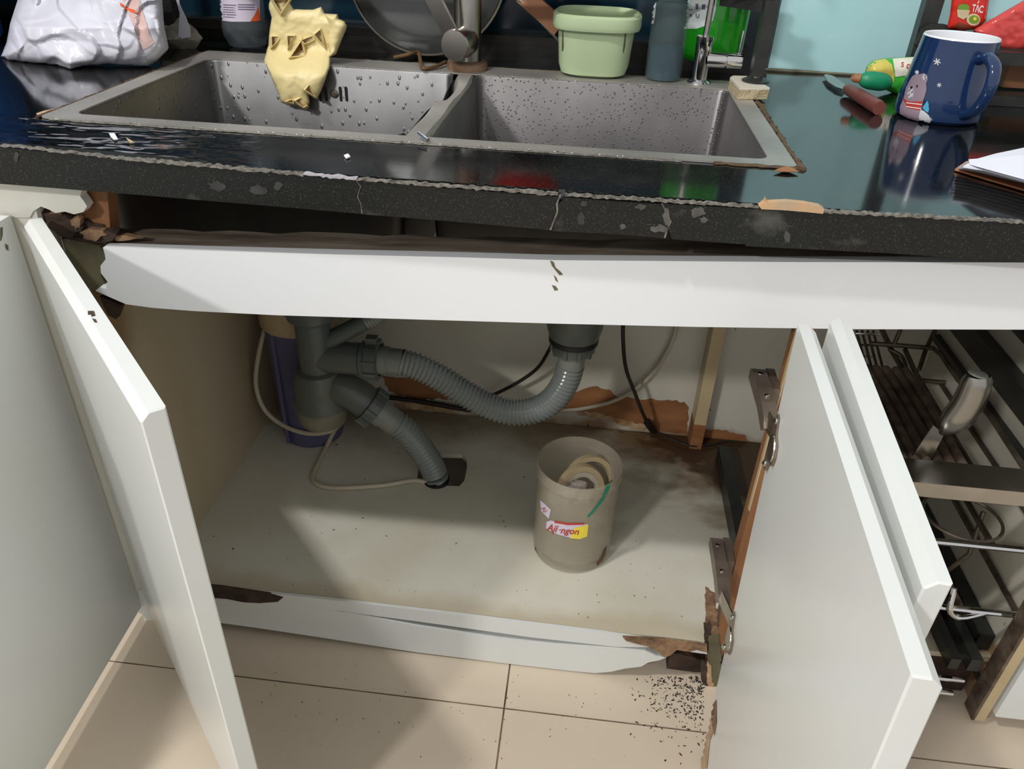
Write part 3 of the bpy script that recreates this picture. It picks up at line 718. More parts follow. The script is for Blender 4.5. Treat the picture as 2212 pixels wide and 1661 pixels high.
# hinges: sub-parts of the large door
def hinge(z):
    x0 = 0.222
    pr = [(0.762, z+0.006), (0.754, z+0.010), (0.715, z+0.012), (0.690, z+0.009), (0.668, z+0.004), (0.660, z-0.004), (0.668, z-0.012), (0.70, z-0.006), (0.762, z-0.006)]
    build('hinge_arm', MB().prism([Vector((x0-0.021, y, zz)) for y, zz in pr], (0.015, 0, 0)), MT['dullchrome'], d3, label='dull metal hinge arm')
    build('mounting_plate', MB().box((x0-0.004, 0.722, z-0.020), (x0+0.006, 0.765, z+0.006)), MT['dullchrome'], d3)
    for yy, zz in ((0.745, z+0.0115), (0.700, z+0.0115)):
        build('screw', MB().lathe((x0-0.0135, yy, zz-0.002), [(0.003, 0), (0.003, 0.002), (0.001, 0.003), (0, 0.003)], 12), MT['chrome'], d3, smooth=True)
    lz = (0.635-z)/0.631; ox = 0.018*lz; oy = -0.02*lz
    a = Vector((x0-0.019, 0.664, z-0.006)); b = Vector((0.197+ox, 0.622+oy, z+0.008))
    build('link_plate', MB().obox(a, b-a, Vector((0.0015, 0.001, 0)), Vector((0, 0, 0.020))), MT['steel'], d3)
    o = Vector((0.195+ox, 0.622+oy, z+0.016)) - n3*0.0003
    q = [o + e3*(0.003 + 0.022*(1-math.cos(al))*0.5*1.1) + Vector((0, 0, 0.030*math.sin(al))) for al in [k*PI/6 for k in range(-3, 4)]]
    q = [o + e3*u + Vector((0, 0, v)) for u, v in [(0.001, -0.018), (0.006, -0.031), (0.013, -0.031), (0.018, -0.016), (0.030, -0.012), (0.034, 0.0), (0.030, 0.012), (0.018, 0.016), (0.013, 0.031), (0.006, 0.031), (0.001, 0.018)]]
    build('cup_plate', MB().prism(q, -n3*0.0028), MT['dullchrome'], d3)
    build('hinge_cup', MB().lathe(o+e3*0.018-n3*0.0029, [(0.0, 0.0005), (0.010, 0.0008), (0.013, 0.0012), (0.0135, 0.0)], 20, tuple(-n3)), MT['steel'], d3, smooth=True)
    for s_ in (-1, 1):
        build('screw', MB().lathe(o+e3*0.0095+Vector((0, 0, s_*0.025))-n3*0.0028, [(0.0035, 0), (0.0035, 0.0015), (0.001, 0.003), (0, 0.003)], 12, tuple(-n3)), MT['chrome'], d3, smooth=True)
hinge(0.498); hinge(0.238)

# ================================================================== UNDER THE SINK
trap = thing('bottle_trap', (-0.40, 1.0, 0.165), 'grey plastic bottle trap with corrugated waste hoses under the sink', 'drain pipe')
X, Y = -0.398, 1.0
build('strainer_body', MB().lathe((X, Y, 0), [(0.045, 0.500), (0.045, 0.44), (0.040, 0.412), (0.040, 0.40), (0.0, 0.40)], 36), MT['pvc'], trap, smooth=True)
build('coupling_nut', MB().lathe((X, Y, 0), [(0.034, 0.416), (0.037, 0.412), (0.037, 0.392), (0.031, 0.386), (0.028, 0.384)], 36), MT['pvc'], trap, smooth=True)
build('inlet_pipe', MB().lathe((X, Y, 0), [(0.0275, 0.40), (0.0265, 0.292)], 32), MT['pvc'], trap, smooth=True)
build('trap_body', MB().lathe((X, Y, 0), [(0.026, 0.300), (0.034, 0.296), (0.0395, 0.280), (0.0405, 0.262), (0.0405, 0.246), (0.044, 0.241), (0.044, 0.231), (0.040, 0.229)], 36), MT['pvc'], trap, smooth=True)
build('trap_cup', MB().lathe((X, Y, 0), [(0.0425, 0.233), (0.0425, 0.226), (0.0405, 0.210), (0.037, 0.199), (0.028, 0.195), (0, 0.194)], 36), MT['cup'], trap, smooth=True, label='grimy beige cup of the trap')
ridge = MB()
for k in range(24):
    a = k*PI/12; ridge.tube([Vector((X+0.0408*math.cos(a), Y+0.0408*math.sin(a), 0.222)), Vector((X+0.0408*math.cos(a), Y+0.0408*math.sin(a), 0.206))], 0.0018, 6)
def nut(c, ax, r, L, name='coupling_nut', teeth=10):
    c = Vector(c); ax = Vector(ax).normalized()
    mb = MB().lathe(c, [(r*0.8, -L/2), (r, -L/2+0.002), (r, L/2-0.002), (r*0.8, L/2)], 36, tuple(ax))
    u = ax.cross(Vector((0, 1, 0))).normalized(); v = ax.cross(u)
    for k in range(teeth):
        a = 2*PI*k/teeth; d = u*math.cos(a)+v*math.sin(a); t2 = ax.cross(d)
        mb.obox(c + d*(r-0.001) - ax*L*0.45 - t2*0.003, ax*L*0.9, t2*0.006, d*0.0035)
    return build(name, mb, MT['pvc'], trap, smooth=True)
Tz = 0.320
build('tee_branch', MB().lathe((X, Y, Tz), [(0.0255, 0.0), (0.0255, 0.072), (0.029, 0.075), (0.029, 0.082)], 32, (1, 0, 0.03)), MT['pvc'], trap, smooth=True)
nut((X+0.092, Y, Tz+0.003), (1, 0, 0.02), 0.031, 0.022)
build('nut_lug', MB().box((X+0.083, Y-0.006, Tz+0.032), (X+0.100, Y+0.008, Tz+0.043)), MT['pvc'], trap)
build('hose_cuff', MB().lathe((X+0.100, Y, Tz+0.003), [(0.0225, 0), (0.0225, 0.016), (0.0205, 0.0165), (0.0205, 0.04)], 32, (1, 0, 0)), MT['pvcl'], trap, smooth=True)
def hose(path, r, pitch=0.0070, name='corrugated_hose', mat='hose', dr=0.0030):
    p = resample(spline(path, 24), pitch/4)
    return build(name, MB().tube(p, [r + (dr if i % 4 in (1, 2) else 0) for i in range(len(p))], 24), MT[mat], trap, smooth=True, angle=70)
hA = (X+0.136, Y, Tz+0.003)
hose([hA, (-0.235, Y, 0.316), (-0.200, Y, 0.299), (-0.165, Y, 0.277), (-0.125, Y, 0.256), (-0.085, Y, 0.247), (-0.048, Y, 0.256), (-0.022, Y, 0.279), (-0.006, Y, 0.312), (0.000, Y, 0.345)], 0.0185)
build('hose_cuff', MB().lathe((0.0, Y, 0.343), [(0.0205, 0), (0.0205, 0.026), (0.024, 0.03), (0.024, 0.036)], 32), MT['pvcl'], trap, smooth=True)
nut((0.001, Y, 0.377), (0, 0, 1), 0.031, 0.018)
build('rubber_seal', MB().lathe((0.001, Y, 0.386), [(0.030, 0), (0.037, 0.001), (0.037, 0.009), (0.030, 0.01)], 36), MT['rubber'], trap, smooth=True)
build('strainer_body', MB().lathe((0.001, Y, 0.395), [(0.030, 0), (0.037, 0.001), (0.0415, 0.018), (0.0425, 0.03), (0.045, 0.108)], 40), MT['pvc'], trap, smooth=True)
# lower outlet at 45 degrees
da = Vector((0.78, 0, -0.62)).normalized()
build('outlet_elbow', MB().tube(spline([(X, Y-0.002, 0.262), (X+0.035, Y-0.004, 0.267), (X+0.060, Y-0.004, 0.256), (X+0.078, Y-0.004, 0.242)], 6), 0.0275, 28), MT['pvc'], trap, smooth=True)
cN = Vector((X+0.086, Y-0.004, 0.236)); nut(cN, da, 0.032, 0.022)
build('hose_cuff', MB().lathe(cN+da*0.010, [(0.0235, 0), (0.0235, 0.014), (0.0215, 0.0145), (0.0215, 0.036)], 32, tuple(da)), MT['pvcl'], trap, smooth=True)
p1 = cN+da*0.044
hose([p1, p1+da*0.02, (-0.242, Y-0.002, 0.168), (-0.221, Y, 0.128), (-0.213, Y, 0.104)], 0.0190)
build('rubber_seal', MB().lathe((-0.211, Y, 0.096), [(0.018, 0), (0.0225, 0), (0.0225, 0.014), (0.018, 0.014)], 28, (0.1, 0, -1)), MT['rubber'], trap, smooth=True)
hose([(-0.212, Y, 0.100), (-0.206, Y, 0.080), (-0.203, Y, 0.04), (-0.203, Y, 0.0)], 0.0175, 0.0045)
# overflow branch up to the right
da2 = Vector((0.80, 0.1, 0.48)).normalized(); o2 = Vector((X+0.018, Y, 0.347))
build('overflow_branch', MB().lathe(o2, [(0.0135, 0), (0.0135, 0.075)], 24, tuple(da2)), MT['pvc'], trap, smooth=True)
hose([o2+da2*0.07, o2+da2*0.10, o2+da2*0.14+Vector((0, 0, 0.02)), o2+da2*0.15+Vector((0.01, 0.05, 0.08))], 0.0115, 0.005, dr=0.0016)

filt = thing('water_filter_tank', (-0.463, 1.105, ZB), 'purple plastic tank with a beige lid behind the bottle trap', 'tank')
build('tank_body', MB().lathe((-0.460, 1.105, 0), [(0.0, ZB+0.001), (0.052, ZB+0.001), (0.054, 0.10), (0.060, 0.32), (0.060, 0.325), (0.0, 0.325)], 40), MT['purple'], filt, smooth=True)
build('tank_lid', MB().lathe((-0.460, 1.105, 0), [(0.063, 0.322), (0.066, 0.326), (0.066, 0.40), (0.060, 0.41), (0.0, 0.412)], 40), MT['beige'], filt, smooth=True)
build('ridge', MB().box((-0.492, 1.050, 0.10), (-0.486, 1.062, 0.322)), MT['purple'], filt)

def loose(name, pts, r, mat, label, cat, n=10, step=0.006, rs=None):
    p = resample(spline(pts, 12), step)
    return tag(build(name, MB().tube(p, rs or r, n), MT[mat], smooth=True), label, cat)
loose('white_tube', [PY(578, 690, 1.10), PY(560, 760, 1.08), PY(553, 830, 1.07), PY(572, 885, 1.06), PY(615, 920, 1.05), PY(665, 936, 1.045), PY(710, 932, 1.045), PY(738, 912, 1.06), PZ(722, 930, 0.12), PZ(705, 965, 0.096), PZ(682, 1010, 0.096), PZ(676, 1034, 0.096), PZ(695, 1050, 0.096), PZ(740, 1054, 0.096), PZ(830, 1048, 0.096), PZ(890, 1038, 0.096), PZ(925, 1042, 0.090), PZ(935, 1040, 0.06)], 0.0042, 'whitetube', 'white plastic tube looping round the bottle trap into the floor hole', 'tube')
loose('black_cable', [PY(1196, 735, 1.12), PY(1185, 758, 1.13), PY(1160, 796, 1.15), PY(1115, 828, 1.16), PY(1065, 853, 1.17), PY(1000, 880, 1.185)], 0.0032, 'cord', 'dark brown cable curving behind the corrugated hose', 'cable')
loose('black_pipe', [PY(835, 858, 1.188), PY(900, 866, 1.188), PY(980, 880, 1.188), PY(1020, 886, 1.188)], 0.0048, 'cord', 'black pipe along the foot of the back panel', 'pipe')
pth = resample(spline([PY(1346, 695, 1.12), PY(1346, 735, 1.12), PY(1352, 795, 1.13), PY(1372, 850, 1.14), PY(1392, 900, 1.15), PZ(1412, 930, 0.100)], 12), 0.006)
tag(build('black_cable', MB().tube(pth, [0.0033 if i < len(pth)-9 else 0.0075 for i in range(len(pth))], 10), MT['cord'], smooth=True), 'black cable with a thick end hanging near the rear post', 'cable')
loose('thin_wire', [PZ(1412, 930, 0.097), PZ(1450, 948, 0.097), PZ(1488, 962, 0.097), PZ(1530, 962, 0.096), PZ(1570, 954, 0.096), PZ(1610, 956, 0.096)], 0.0022, 'cord', 'thin black wire lying at the foot of the rear post', 'wire')
loose('white_hose', [PY(1462, 700, 1.185), PY(1450, 742, 1.19), PY(1415, 800, 1.19), PY(1370, 842, 1.19), PY(1320, 868, 1.19), PY(1250, 884, 1.188), PY(1180, 888, 1.185)], 0.0036, 'whitetube', 'thin pale hose curving down the back panel', 'hose')

# tub with odds and ends
tx, ty = 0.0255, 0.876
tub = thing('plastic_tub', (tx, ty, ZB), 'milky round plastic tub with a small brand label and green marker line', 'tub')
prof = [(0.055, ZB+0.0012), (0.0582, ZB+0.004), (0.0592, ZB+0.014), (0.0600, 0.238), (0.0605, 0.240), (0.0622, 0.2415), (0.0622, 0.254), (0.0610, 0.2585), (0.0595, 0.2585), (0.0585, 0.253), (0.0583, 0.23), (0.0578, ZB+0.02), (0.0, ZB+0.006)]
to = build('tub_body', MB().lathe((tx, ty, 0), [(0.0, ZB+0.0015)]+prof, 64), MT['tub'], tub, smooth=True)
bt = bvh(to)
decal('label', [(1181, 1127), (1190, 1124), (1225, 1131), (1270, 1132), (1268, 1158), (1254, 1163), (1236, 1162), (1205, 1154), (1180, 1141)], bt, MT['label'], tub, 5, 0.0004, 'small torn label')
decal('label', [(1240, 1140), (1271, 1133), (1268, 1158), (1252, 1164), (1232, 1162)], bt, MT['yellow'], tub, 5, 0.0006)
textpx('lettering', 'Aji', 1181, 1145, 21, bt, MT['scarf'], tub, 0.16, 0.25, 0.95, bold=0.02)
textpx('lettering', '·ngon', 1205, 1150, 19, bt, MT['scarf'], tub, 0.09, 0.3, 1.05, bold=0.02)
decal('label', [(1198, 1124), (1226, 1129), (1262, 1129), (1262, 1133), (1226, 1134), (1198, 1129)], bt, MT['scarf'], tub, 5, 0.0005)
decal('label', [(1167, 1080), (1176, 1087), (1190, 1101), (1186, 1120), (1170, 1105)], bt, MT['label'], tub, 5, 0.0004)
textpx('lettering', 'Aji', 1169, 1098, 13, bt, MT['scarf'], tub, 0.8, 0.2, 0.9)
decal('marker_line', [(1316, 1034), (1321, 1037), (1317, 1052), (1305, 1078), (1288, 1100), (1271, 1118), (1268, 1115), (1283, 1098), (1297, 1078), (1308, 1054)], bt, MT['marker'], tub, 4, 0.0005)
decal('grime_streak', [(1151, 1178), (1155, 1176), (1160, 1190), (1168, 1206), (1163, 1206), (1154, 1194)], bt, MT['tubgrime'], tub, 4, 0.0005)
decal('grime_streak', [(1311, 1178), (1308, 1196), (1300, 1212), (1290, 1222), (1288, 1216), (1298, 1202), (1304, 1186)], bt, MT['tubgrime'], tub, 4, 0.0005)
rg = thing('drain_fitting', (0.035, 0.885, 0.12), 'cream plastic drain rings standing in the milky tub', 'fitting')
for k, (oy, R, r) in enumerate(((-0.006, 0.037, 0.008), (0.014, 0.040, 0.007))):
    mb = MB(); c = Vector((0.030+0.012*k, 0.880+oy, 0.208)); ax = Vector((0.45, -0.80, 0.36)).normalized()
    mb.lathe(c, [(R-r, -0.006), (R, -0.007), (R+0.003, 0), (R, 0.007), (R-r, 0.006), (R-r-0.002, 0), (R-r, -0.006)], 40, tuple(ax))
    build('ring', mb, MT['beige'], rg, smooth=True)
build('inner_ring', MB().lathe((0.030, 0.874, 0.208), [(0.021, -0.005), (0.0285, -0.006), (0.0285, 0.006), (0.021, 0.005), (0.021, -0.005)], 36, (0.45, -0.8, 0.36)), MT['whitetube'], rg, smooth=True)
mb = MB().ball((0.016, 0.852, 0.212), (0.034, 0.016, 0.018), 28, 18)
mb.v = [v + Vector((noise.noise(v*90), noise.noise(v*90+Vector((7, 0, 0))), noise.noise(v*90+Vector((0, 9, 0)))))*0.011 for v in mb.v]
tag(build('plastic_film', mb, MT['film'], smooth=True, angle=60), 'crumpled clear plastic film in the milky tub', 'plastic film')

# ================================================================== PULL-OUT RACK, RIGHT CABINET
rk = thing('pull_out_rack', (0.45, 0.95, 0.0), 'grimy wire pull-out rack with knife bars in the right cabinet', 'rack')
rnd = random.Random(21)
def rod(pts, r, mat='wire', name='wire_rod', n=8, sp_=False):
    pts = spline(pts, 8) if sp_ else pts
    return build(name, MB().tube(pts, r, n), MT[mat], rk, smooth=True)
FY = 0.752
# knife bars, lying front to back
for k in range(7):
    x = 0.403+0.0142*k
    z = 0.372
    b = [(x, 0.782, z), (x+0.002, 0.9, z), (x+0.001, 1.02, z)]
    build('bar', MB().tube(spline(b, 6), 0.0064, 10), MT['greasy'], rk, smooth=True)
    build('bar_cap', MB().ball((x, 0.780, z+0.003), 0.0042, 10, 8), MT['chrome'], rk, smooth=True)
a0 = PY(1962, 1030, 0.745); 
build('front_bar', MB().box((0.26, 0.728, 0.372), (0.80, 0.733, 0.392)).box((0.26, 0.733, 0.386), (0.80, 0.776, 0.390)), MT['steel'], rk, label='flat steel front bar')
# basket rods: levels as front rods and frames going back
def frame(z, x0, x1, y0, y1, r=0.0032):
    mb = MB(); mb.tube([(x0, y0, z), (x1, y0, z), (x1, y1, z), (x0, y1, z), (x0, y0+0.001, z)], r, 8)
    return build('basket_frame', mb, MT['wire'], rk, smooth=True)
for z in (0.300, 0.190, 0.055):
    rod([(0.29, 0.735, z), (0.80 if z > 0.1 else 0.575, 0.735, z)], 0.0042, 'chrome', 'front_rod')
    for x in (0.385, 0.445, 0.53, 0.60):
        rod([(x, 0.735, z-0.004), (x, 1.12, z-0.004)], 0.0038)
    rod([(0.37, 1.12, z), (0.62, 1.12, z)], 0.0036)
for x in (0.36, 0.44, 0.53):
    rod([(x, 0.80, 0.19), (x+0.004, 0.78, 0.245), (x+0.01, 0.80, 0.30)], 0.003)
rod([(0.31, 0.735, 0.025), (0.57, 0.735, 0.025)], 0.004, 'chrome', 'front_rod')
# hook under the second level
rod([PY(2062, 1270, .74), PY(2052, 1315, .73), PY(2062, 1330, .73), PY(2085, 1333, .73), PY(2130, 1322, .735)], 0.0036, 'chrome', 'wire_rod', 8, True)
# ring
c0 = Vector((0.509, 0.786, 0.300)); mb = MB()
mb.tube([c0 + Vector((0.046*math.cos(a), 0.044*math.sin(a), 0)) for a in [2*PI*k/48 for k in range(49)]], 0.0022, 6)
build('wire_ring', mb, MT['dullchrome'], rk, smooth=True)
# upper basket wires against the back
for pts in ([(1845, 712), (1990, 712)],):
    pass
def PR(px, py, y): return PY(px, py, y)
rod([PR(1880, 742, 1.10), PR(1930, 745, 1.10), PR(2015, 752, 1.10), PR(2032, 765, 1.07), PR(2070, 820, 0.98), PR(2140, 900, 0.88), PR(2212, 1010, 0.78)], 0.0038)
rod([PR(1905, 712, 1.15), PR(1925, 755, 1.10), PR(1990, 865, 1.0), PR(2060, 980, 0.86), PR(2100, 1040, 0.80)], 0.0042)
rod([PR(1945, 712, 1.10), PR(1932, 742, 1.10)], 0.0034); rod([PR(2020, 712, 1.12), PR(1998, 760, 1.10), PR(1985, 800, 1.06)], 0.0034)
rod([PR(1955, 755, 1.10), PR(1975, 800, 1.05), PR(2010, 860, .97), PR(2100, 1010, .84)], 0.0036)
for k in range(4):
    rod([PR(1848, 720+24*k, 1.12), PR(1900-5*k, 722+24*k, 1.12)], 0.0018, 'chrome')
    rod([PR(1850+12*k, 714, 1.13), PR(1872+12*k, 800, 1.08)], 0.0020)
rod([PR(1920, 755, 1.08), PR(1948, 770, 1.07), PR(1958, 800, 1.05), PR(1950, 830, 1.03)], 0.0030, 'wire', 'wire_rod', 8, True)
# runners along the right-hand side of the rack
for (x, z, w_, h_) in ((0.586, 0.425, 0.018, 0.036), (0.596, 0.470, 0.008, 0.008), (0.594, 0.350, 0.010, 0.010), (0.584, 0.12, 0.02, 0.03)):
    build('runner', MB().box((x, 0.76, z-h_), (x+w_, 1.19, z)), MT['blackmetal'], rk)
# gray upright near the stile and rail on the floor
build('rack_upright', MB().obox((0.262, 0.800, 0.095), (0.010, 0, 0), (0, 0.030, 0), (0, 0, 0.49)), MT['dullchrome'], rk, label='grey metal upright')
build('runner', MB().box((0.275, 0.80, 0.0925), (0.295, 1.13, 0.125)), MT['blackmetal'], rk)
build('runner', MB().box((0.535, 0.72, 0.0925), (0.548, 1.13, 0.112)).box((0.560, 0.72, 0.0925), (0.575, 1.13, 0.115)), MT['blackmetal'], rk)
# right stile, closed neighbour door
rc = thing('base_cabinet', (0.40, 0.96, 0.0), 'white cabinet holding the wire pull-out rack, its narrow door open', 'cabinet')
d4, e4, n4 = door(rc, 0.2430, 0.642, -0.073, -1, 0.322, 0.030, 0.635, -1, 'narrow open door', th=0.014)
jb = thing('base_cabinet', (0.80, 0.96, 0.0), 'white cabinet at the right edge of the picture with a closed door', 'cabinet')
build('stile', MB().box((0.5925, 0.705, 0.012), (0.606, 0.7295, 0.60)), MT['beige'], jb)
build('metal_strip', MB().box((0.5885, 0.7045, 0.012), (0.5925, 0.730, 0.60)), MT['greasy'], jb, label='dark metal strip on the stile')
build('side_panel', MB().box((0.605, 0.72, 0.0), (0.622, 1.198, 0.655)), MT['cabback'], jb)
d5, e5, n5 = door(jb, 0.612, 0.7185, 1, 0.0, 0.43, 0.030, 0.598, -1, 'closed door')
build('plinth_board', MB().box((0.6225, 0.74, 0.001), (1.15, 0.755, 0.03)), MT['beige'], jb)

# knife with steel handle standing in the rack
kn = thing('kitchen_knife', (0.49, 0.87, 0.36), 'kitchen knife with a hollow steel handle standing in the wire rack', 'knife')
A = PY(2032, 938, 0.80); B = PY(2114, 810, 0.80)
d = (B-A); L = d.length
path = [A + d*t_ + Vector((0, 0, 0)) + d.cross(Vector((0, 1, 0))).normalized()*0.008*math.sin(t_*PI)*(-1) for t_ in [k/14 for k in range(15)]]
rad = [0.003, 0.009, 0.0138, 0.0168, 0.0186, 0.0192, 0.0192, 0.019, 0.0187, 0.0185, 0.0182, 0.0178, 0.0172, 0.0165, 0.013]
build('handle', MB().tube(path, rad, 20, flat=0.72), MT['steel'], kn, smooth=True)
dn_ = d.normalized()
build('end_cap', MB().tube([B+dn_*0.0002, B+dn_*0.0022, B+dn_*0.0032], [0.0128, 0.0122, 0.008], 20, flat=0.72), MT['pvcl'], kn, smooth=True, label='pale end cap')
build('blade', MB().prism([A+Vector((0.004, 0, 0)), A-dn_*0.10+Vector((0.012, 0, 0)), A-dn_*0.14, A-dn_*0.12+Vector((-0.02, 0, 0)), A+dn_*0.012+Vector((-0.014, 0, 0))], (0, 0.0018, 0)), MT['steel'], kn)

# ================================================================== ON THE WORKTOP
# --- faucet
fx, fy = -0.195, 1.222
fc = thing('kitchen_faucet', (fx, fy, ZR), 'brushed steel faucet with a round valve and flat lever behind the sink divider', 'faucet')
build('base_ring', MB().lathe((fx, fy, ZR), [(0.0, 0), (0.030, 0), (0.031, 0.004), (0.030, 0.011), (0.022, 0.013)], 40), MT['rust'], fc, smooth=True, label='rusty base ring')
build('column', MB().lathe((fx, fy, ZR), [(0.0205, 0.011), (0.0205, 0.125)], 40), MT['steel'], fc, smooth=True)
build('column_joint', MB().lathe((fx, fy, ZR), [(0.0205, 0.125), (0.023, 0.127), (0.023, 0.130), (0.0205, 0.132), (0.0205, 0.30), (0.0, 0.30)], 40), MT['rust'], fc, smooth=True)
va = Vector((-0.20, -0.97, 0.0)).normalized(); vc = Vector((fx-0.002, fy-0.010, ZR+0.040))
build('valve_body', MB().lathe(vc, [(0.0215, 0.0), (0.0215, 0.040), (0.0200, 0.0425), (0.0, 0.0430)], 40, tuple(va)), MT['steel'], fc, smooth=True)
lv0 = vc+va*0.030; la = PY(925, -30, lv0.y) - PY(985, 90, lv0.y); la.normalize()
side = va.cross(la).normalized()
build('lever', MB().obox(lv0 - side*0.011 + la*0.012, la*0.125, side*0.022, va*0.007), MT['steel'], fc)
# --- pot lid leaning on the splash wall
cL = PY(921, -72, 1.318); ax = Vector((0.03, -1, 0.18)).normalized()
lid = thing('steamer_lid', (cL.x, 1.32, ZT+0.03), 'large round tarnished steel lid leaning on the wall behind the faucet', 'pan lid')
Rl = 0.124
build('lid_dome', MB().lathe(cL, [(Rl, 0), (0.113, 0.003), (0.103, 0.007), (0.095, 0.0085), (0.088, 0.0085), (0.045, 0.013), (0.0, 0.014)], 72, tuple(ax)), MT['lidsteel'], lid, smooth=True)
build('lid_rim', MB().lathe(cL, [(Rl-0.001, -0.003), (Rl+0.002, -0.001), (Rl+0.002, 0.002), (Rl-0.001, 0.004)], 72, tuple(ax)), MT['lidedge'], lid, smooth=True, label='pale bright rim')
# --- wooden handle with a wire rim behind the tub
A = PY(1125, -12, 1.30); B = PY(1200, 55, 1.29)
ph = thing('pan', (B.x, 1.3, ZT+0.04), 'pan with a flat brown wooden handle behind the mint tub', 'pan')
d = (B-A).normalized(); s_ = d.cross(Vector((0, 1, 0))).normalized()
build('handle', MB().obox(A-s_*0.012, (B-A)*1.1, s_*0.026, Vector((0, 0.012, 0))), MT['brownwood'], ph)
build('pan_rim', MB().tube(spline([PY(1108, -20, 1.3), PY(1120, 0, 1.3), PY(1128, 4, 1.3), PY(1190, 70, 1.31), PY(1230, 110, 1.32)], 6), 0.0022, 8), MT['lidedge'], ph, smooth=True)
# --- mint tub
mt = thing('mint_tub', (-0.005, 1.237, ZR), 'mint green oval plastic tub standing on the rear edge of the sink', 'tub')
def oval(cx, cy, rx, ry, z, n=56, p=3.2):
    return [Vector((cx+rx*abs(math.cos(a))**(2/p)*(1 if math.cos(a) >= 0 else -1), cy+ry*abs(math.sin(a))**(2/p)*(1 if math.sin(a) >= 0 else -1), z)) for a in [2*PI*k/n for k in range(n)]]
mx, my = -0.006, 1.252
R = [oval(mx, my, 0.040, 0.042, ZR+0.0005), oval(mx, my, 0.049, 0.050, ZR+0.004), oval(mx, my, 0.0525, 0.0535, ZR+0.015), oval(mx, my, 0.0565, 0.057, ZR+0.064),
     oval(mx, my, 0.0635, 0.065, ZR+0.065), oval(mx, my, 0.0650, 0.067, ZR+0.070), oval(mx, my, 0.0645, 0.066, ZR+0.082), oval(mx, my, 0.060, 0.061, ZR+0.085), oval(mx, my, 0.055, 0.056, ZR+0.080), oval(mx, my, 0.051, 0.052, ZR+0.016), oval(mx, my, 0.030, 0.02, ZR+0.012)]
mo = build('tub_body', MB().loft(R, True, True), MT['mint'], mt, smooth=True)
btm = bvh(mo)
for q in ([(1215, 66), (1217, 66), (1218, 100), (1216, 112), (1214, 108)], [(1350, 70), (1352.5, 70), (1350, 100), (1346, 116), (1345, 112)]):
    decal('seam_line', q, btm, MT['moss'], mt, 4)
R = [oval(mx, my+0.002, 0.054, 0.055, ZR+0.078), oval(mx, my+0.002, 0.050, 0.051, ZR+0.062), oval(mx, my+0.002, 0.02, 0.02, ZR+0.058)]
build('inner_tray', MB().loft(R, False, True), MT['mint'], mt, smooth=True)

# --- bottles
def bottle(name, label, cx, cy, r, prof, mat, z=ZR, cat='bottle', n=48, sy=1.0):
    t_ = thing(name, (cx, cy, z), label, cat)
    mb = MB().lathe((0, 0, 0), prof, n)
    mb.v = [Vector((v.x+cx, v.y*sy+cy, v.z+z)) for v in mb.v]
    return t_, build('bottle_body', mb, mat, t_, smooth=True)
# clear water bottle with printed label at the left
c = PZ(518, 96, ZT+0.027); bx, by = c.x, 1.335
c = PY(518, 90, 1.28); bx = c.x
b1, b1o = bottle('water_bottle', 'clear plastic bottle with a lilac printed label left of the rubber gloves', bx, 1.308, 0.036,
                 [(0.0, 0.0), (0.022, 0.0), (0.029, 0.003), (0.0355, 0.018), (0.0365, 0.033), (0.034, 0.042), (0.034, 0.16), (0.028, 0.19), (0.012, 0.22), (0.012, 0.24), (0, 0.24)], MT['clear'], z=ZT+0.0008)
bt = bvh(b1o)
lb = decal('label', [(455, -30), (560, -30), (561, 44), (540, 47), (500, 47), (465, 43)], bt, MT['label'], b1, 6, 0.0005, 'lilac printed label')
decal('label_patch', [(557, 14), (562, 44), (556, 46), (540, 46), (549, 33), (555, 20)], bt, MT['orange'], b1, 5, 0.0008)
for k in range(6):
    decal('print_line', [(474, 9+5.2*k), (512-rnd.uniform(0, 12), 10.5+5.2*k), (511, 12.5+5.2*k), (474, 11+5.2*k)], bt, MT['ink'], b1, 8, 0.0008)
    if k < 3: decal('print_line', [(514, 9+5*k), (550, 9.5+5*k), (549, 11.5+5*k), (514, 11+5*k)], bt, MT['ink'], b1, 8, 0.0008)
# clear bottle with blue liquid, right of the mint tub
cx = PY(1432, 172, 1.218).x
b2, b2o = bottle('spray_bottle', 'tall clear plastic bottle part-filled with bluish liquid beside the mint tub', cx, 1.230, 0.027,
                 [(0.0, 0.0), (0.024, 0.0), (0.0265, 0.003), (0.0270, 0.03), (0.0270, 0.045), (0.0265, 0.100), (0.012, 0.112), (0.012, 0.118), (0, 0.118)], MT['cleardull'])
build('liquid', MB().lathe((cx, 1.230, ZR), [(0.0, 0.002), (0.0225, 0.002), (0.0245, 0.006), (0.0248, 0.046), (0.0, 0.046)], 40), MT['liquid'], b2, smooth=True)
bt = bvh(b2o)
decal('label', [(1405, -40), (1421, -40), (1416, 30), (1412, 52), (1404, 62), (1397, 67), (1399, 40)], bt, MT['labelgrey'], b2, 5, 0.0005)
# green detergent bottle
gx = PY(1538, 150, 1.285).x
b3, b3o = bottle('detergent_bottle', 'green detergent bottle with a pale label behind the small chrome tap', gx-0.004, 1.292, 0.045,
                 [(0.0, 0.0), (0.040, 0.0), (0.044, 0.004), (0.046, 0.02), (0.047, 0.06), (0.0475, 0.20), (0.02, 0.24), (0, 0.24)], MT['greenliq'], sy=0.62, z=ZT+0.0225)
build('base', MB().lathe((0, 0, 0), [(0.0455, 0.001), (0.0475, 0.006), (0.0478, 0.022), (0.046, 0.0225)], 48), MT['darkgreen'], None) if False else None
bt = bvh(b3o)
lb3 = decal('label', [(1480, -30), (1550, -30), (1546, 20), (1540, 44), (1528, 54), (1505, 62), (1478, 62), (1479, 40)], bt, MT['labelgrey'], b3, 5, 0.0005, 'pale grey label')
textpx('lettering', 'U', 1503, 38, 12, bt, MT['ink'], b3, 0.03, 0, 1, 0.0010, 0.03)
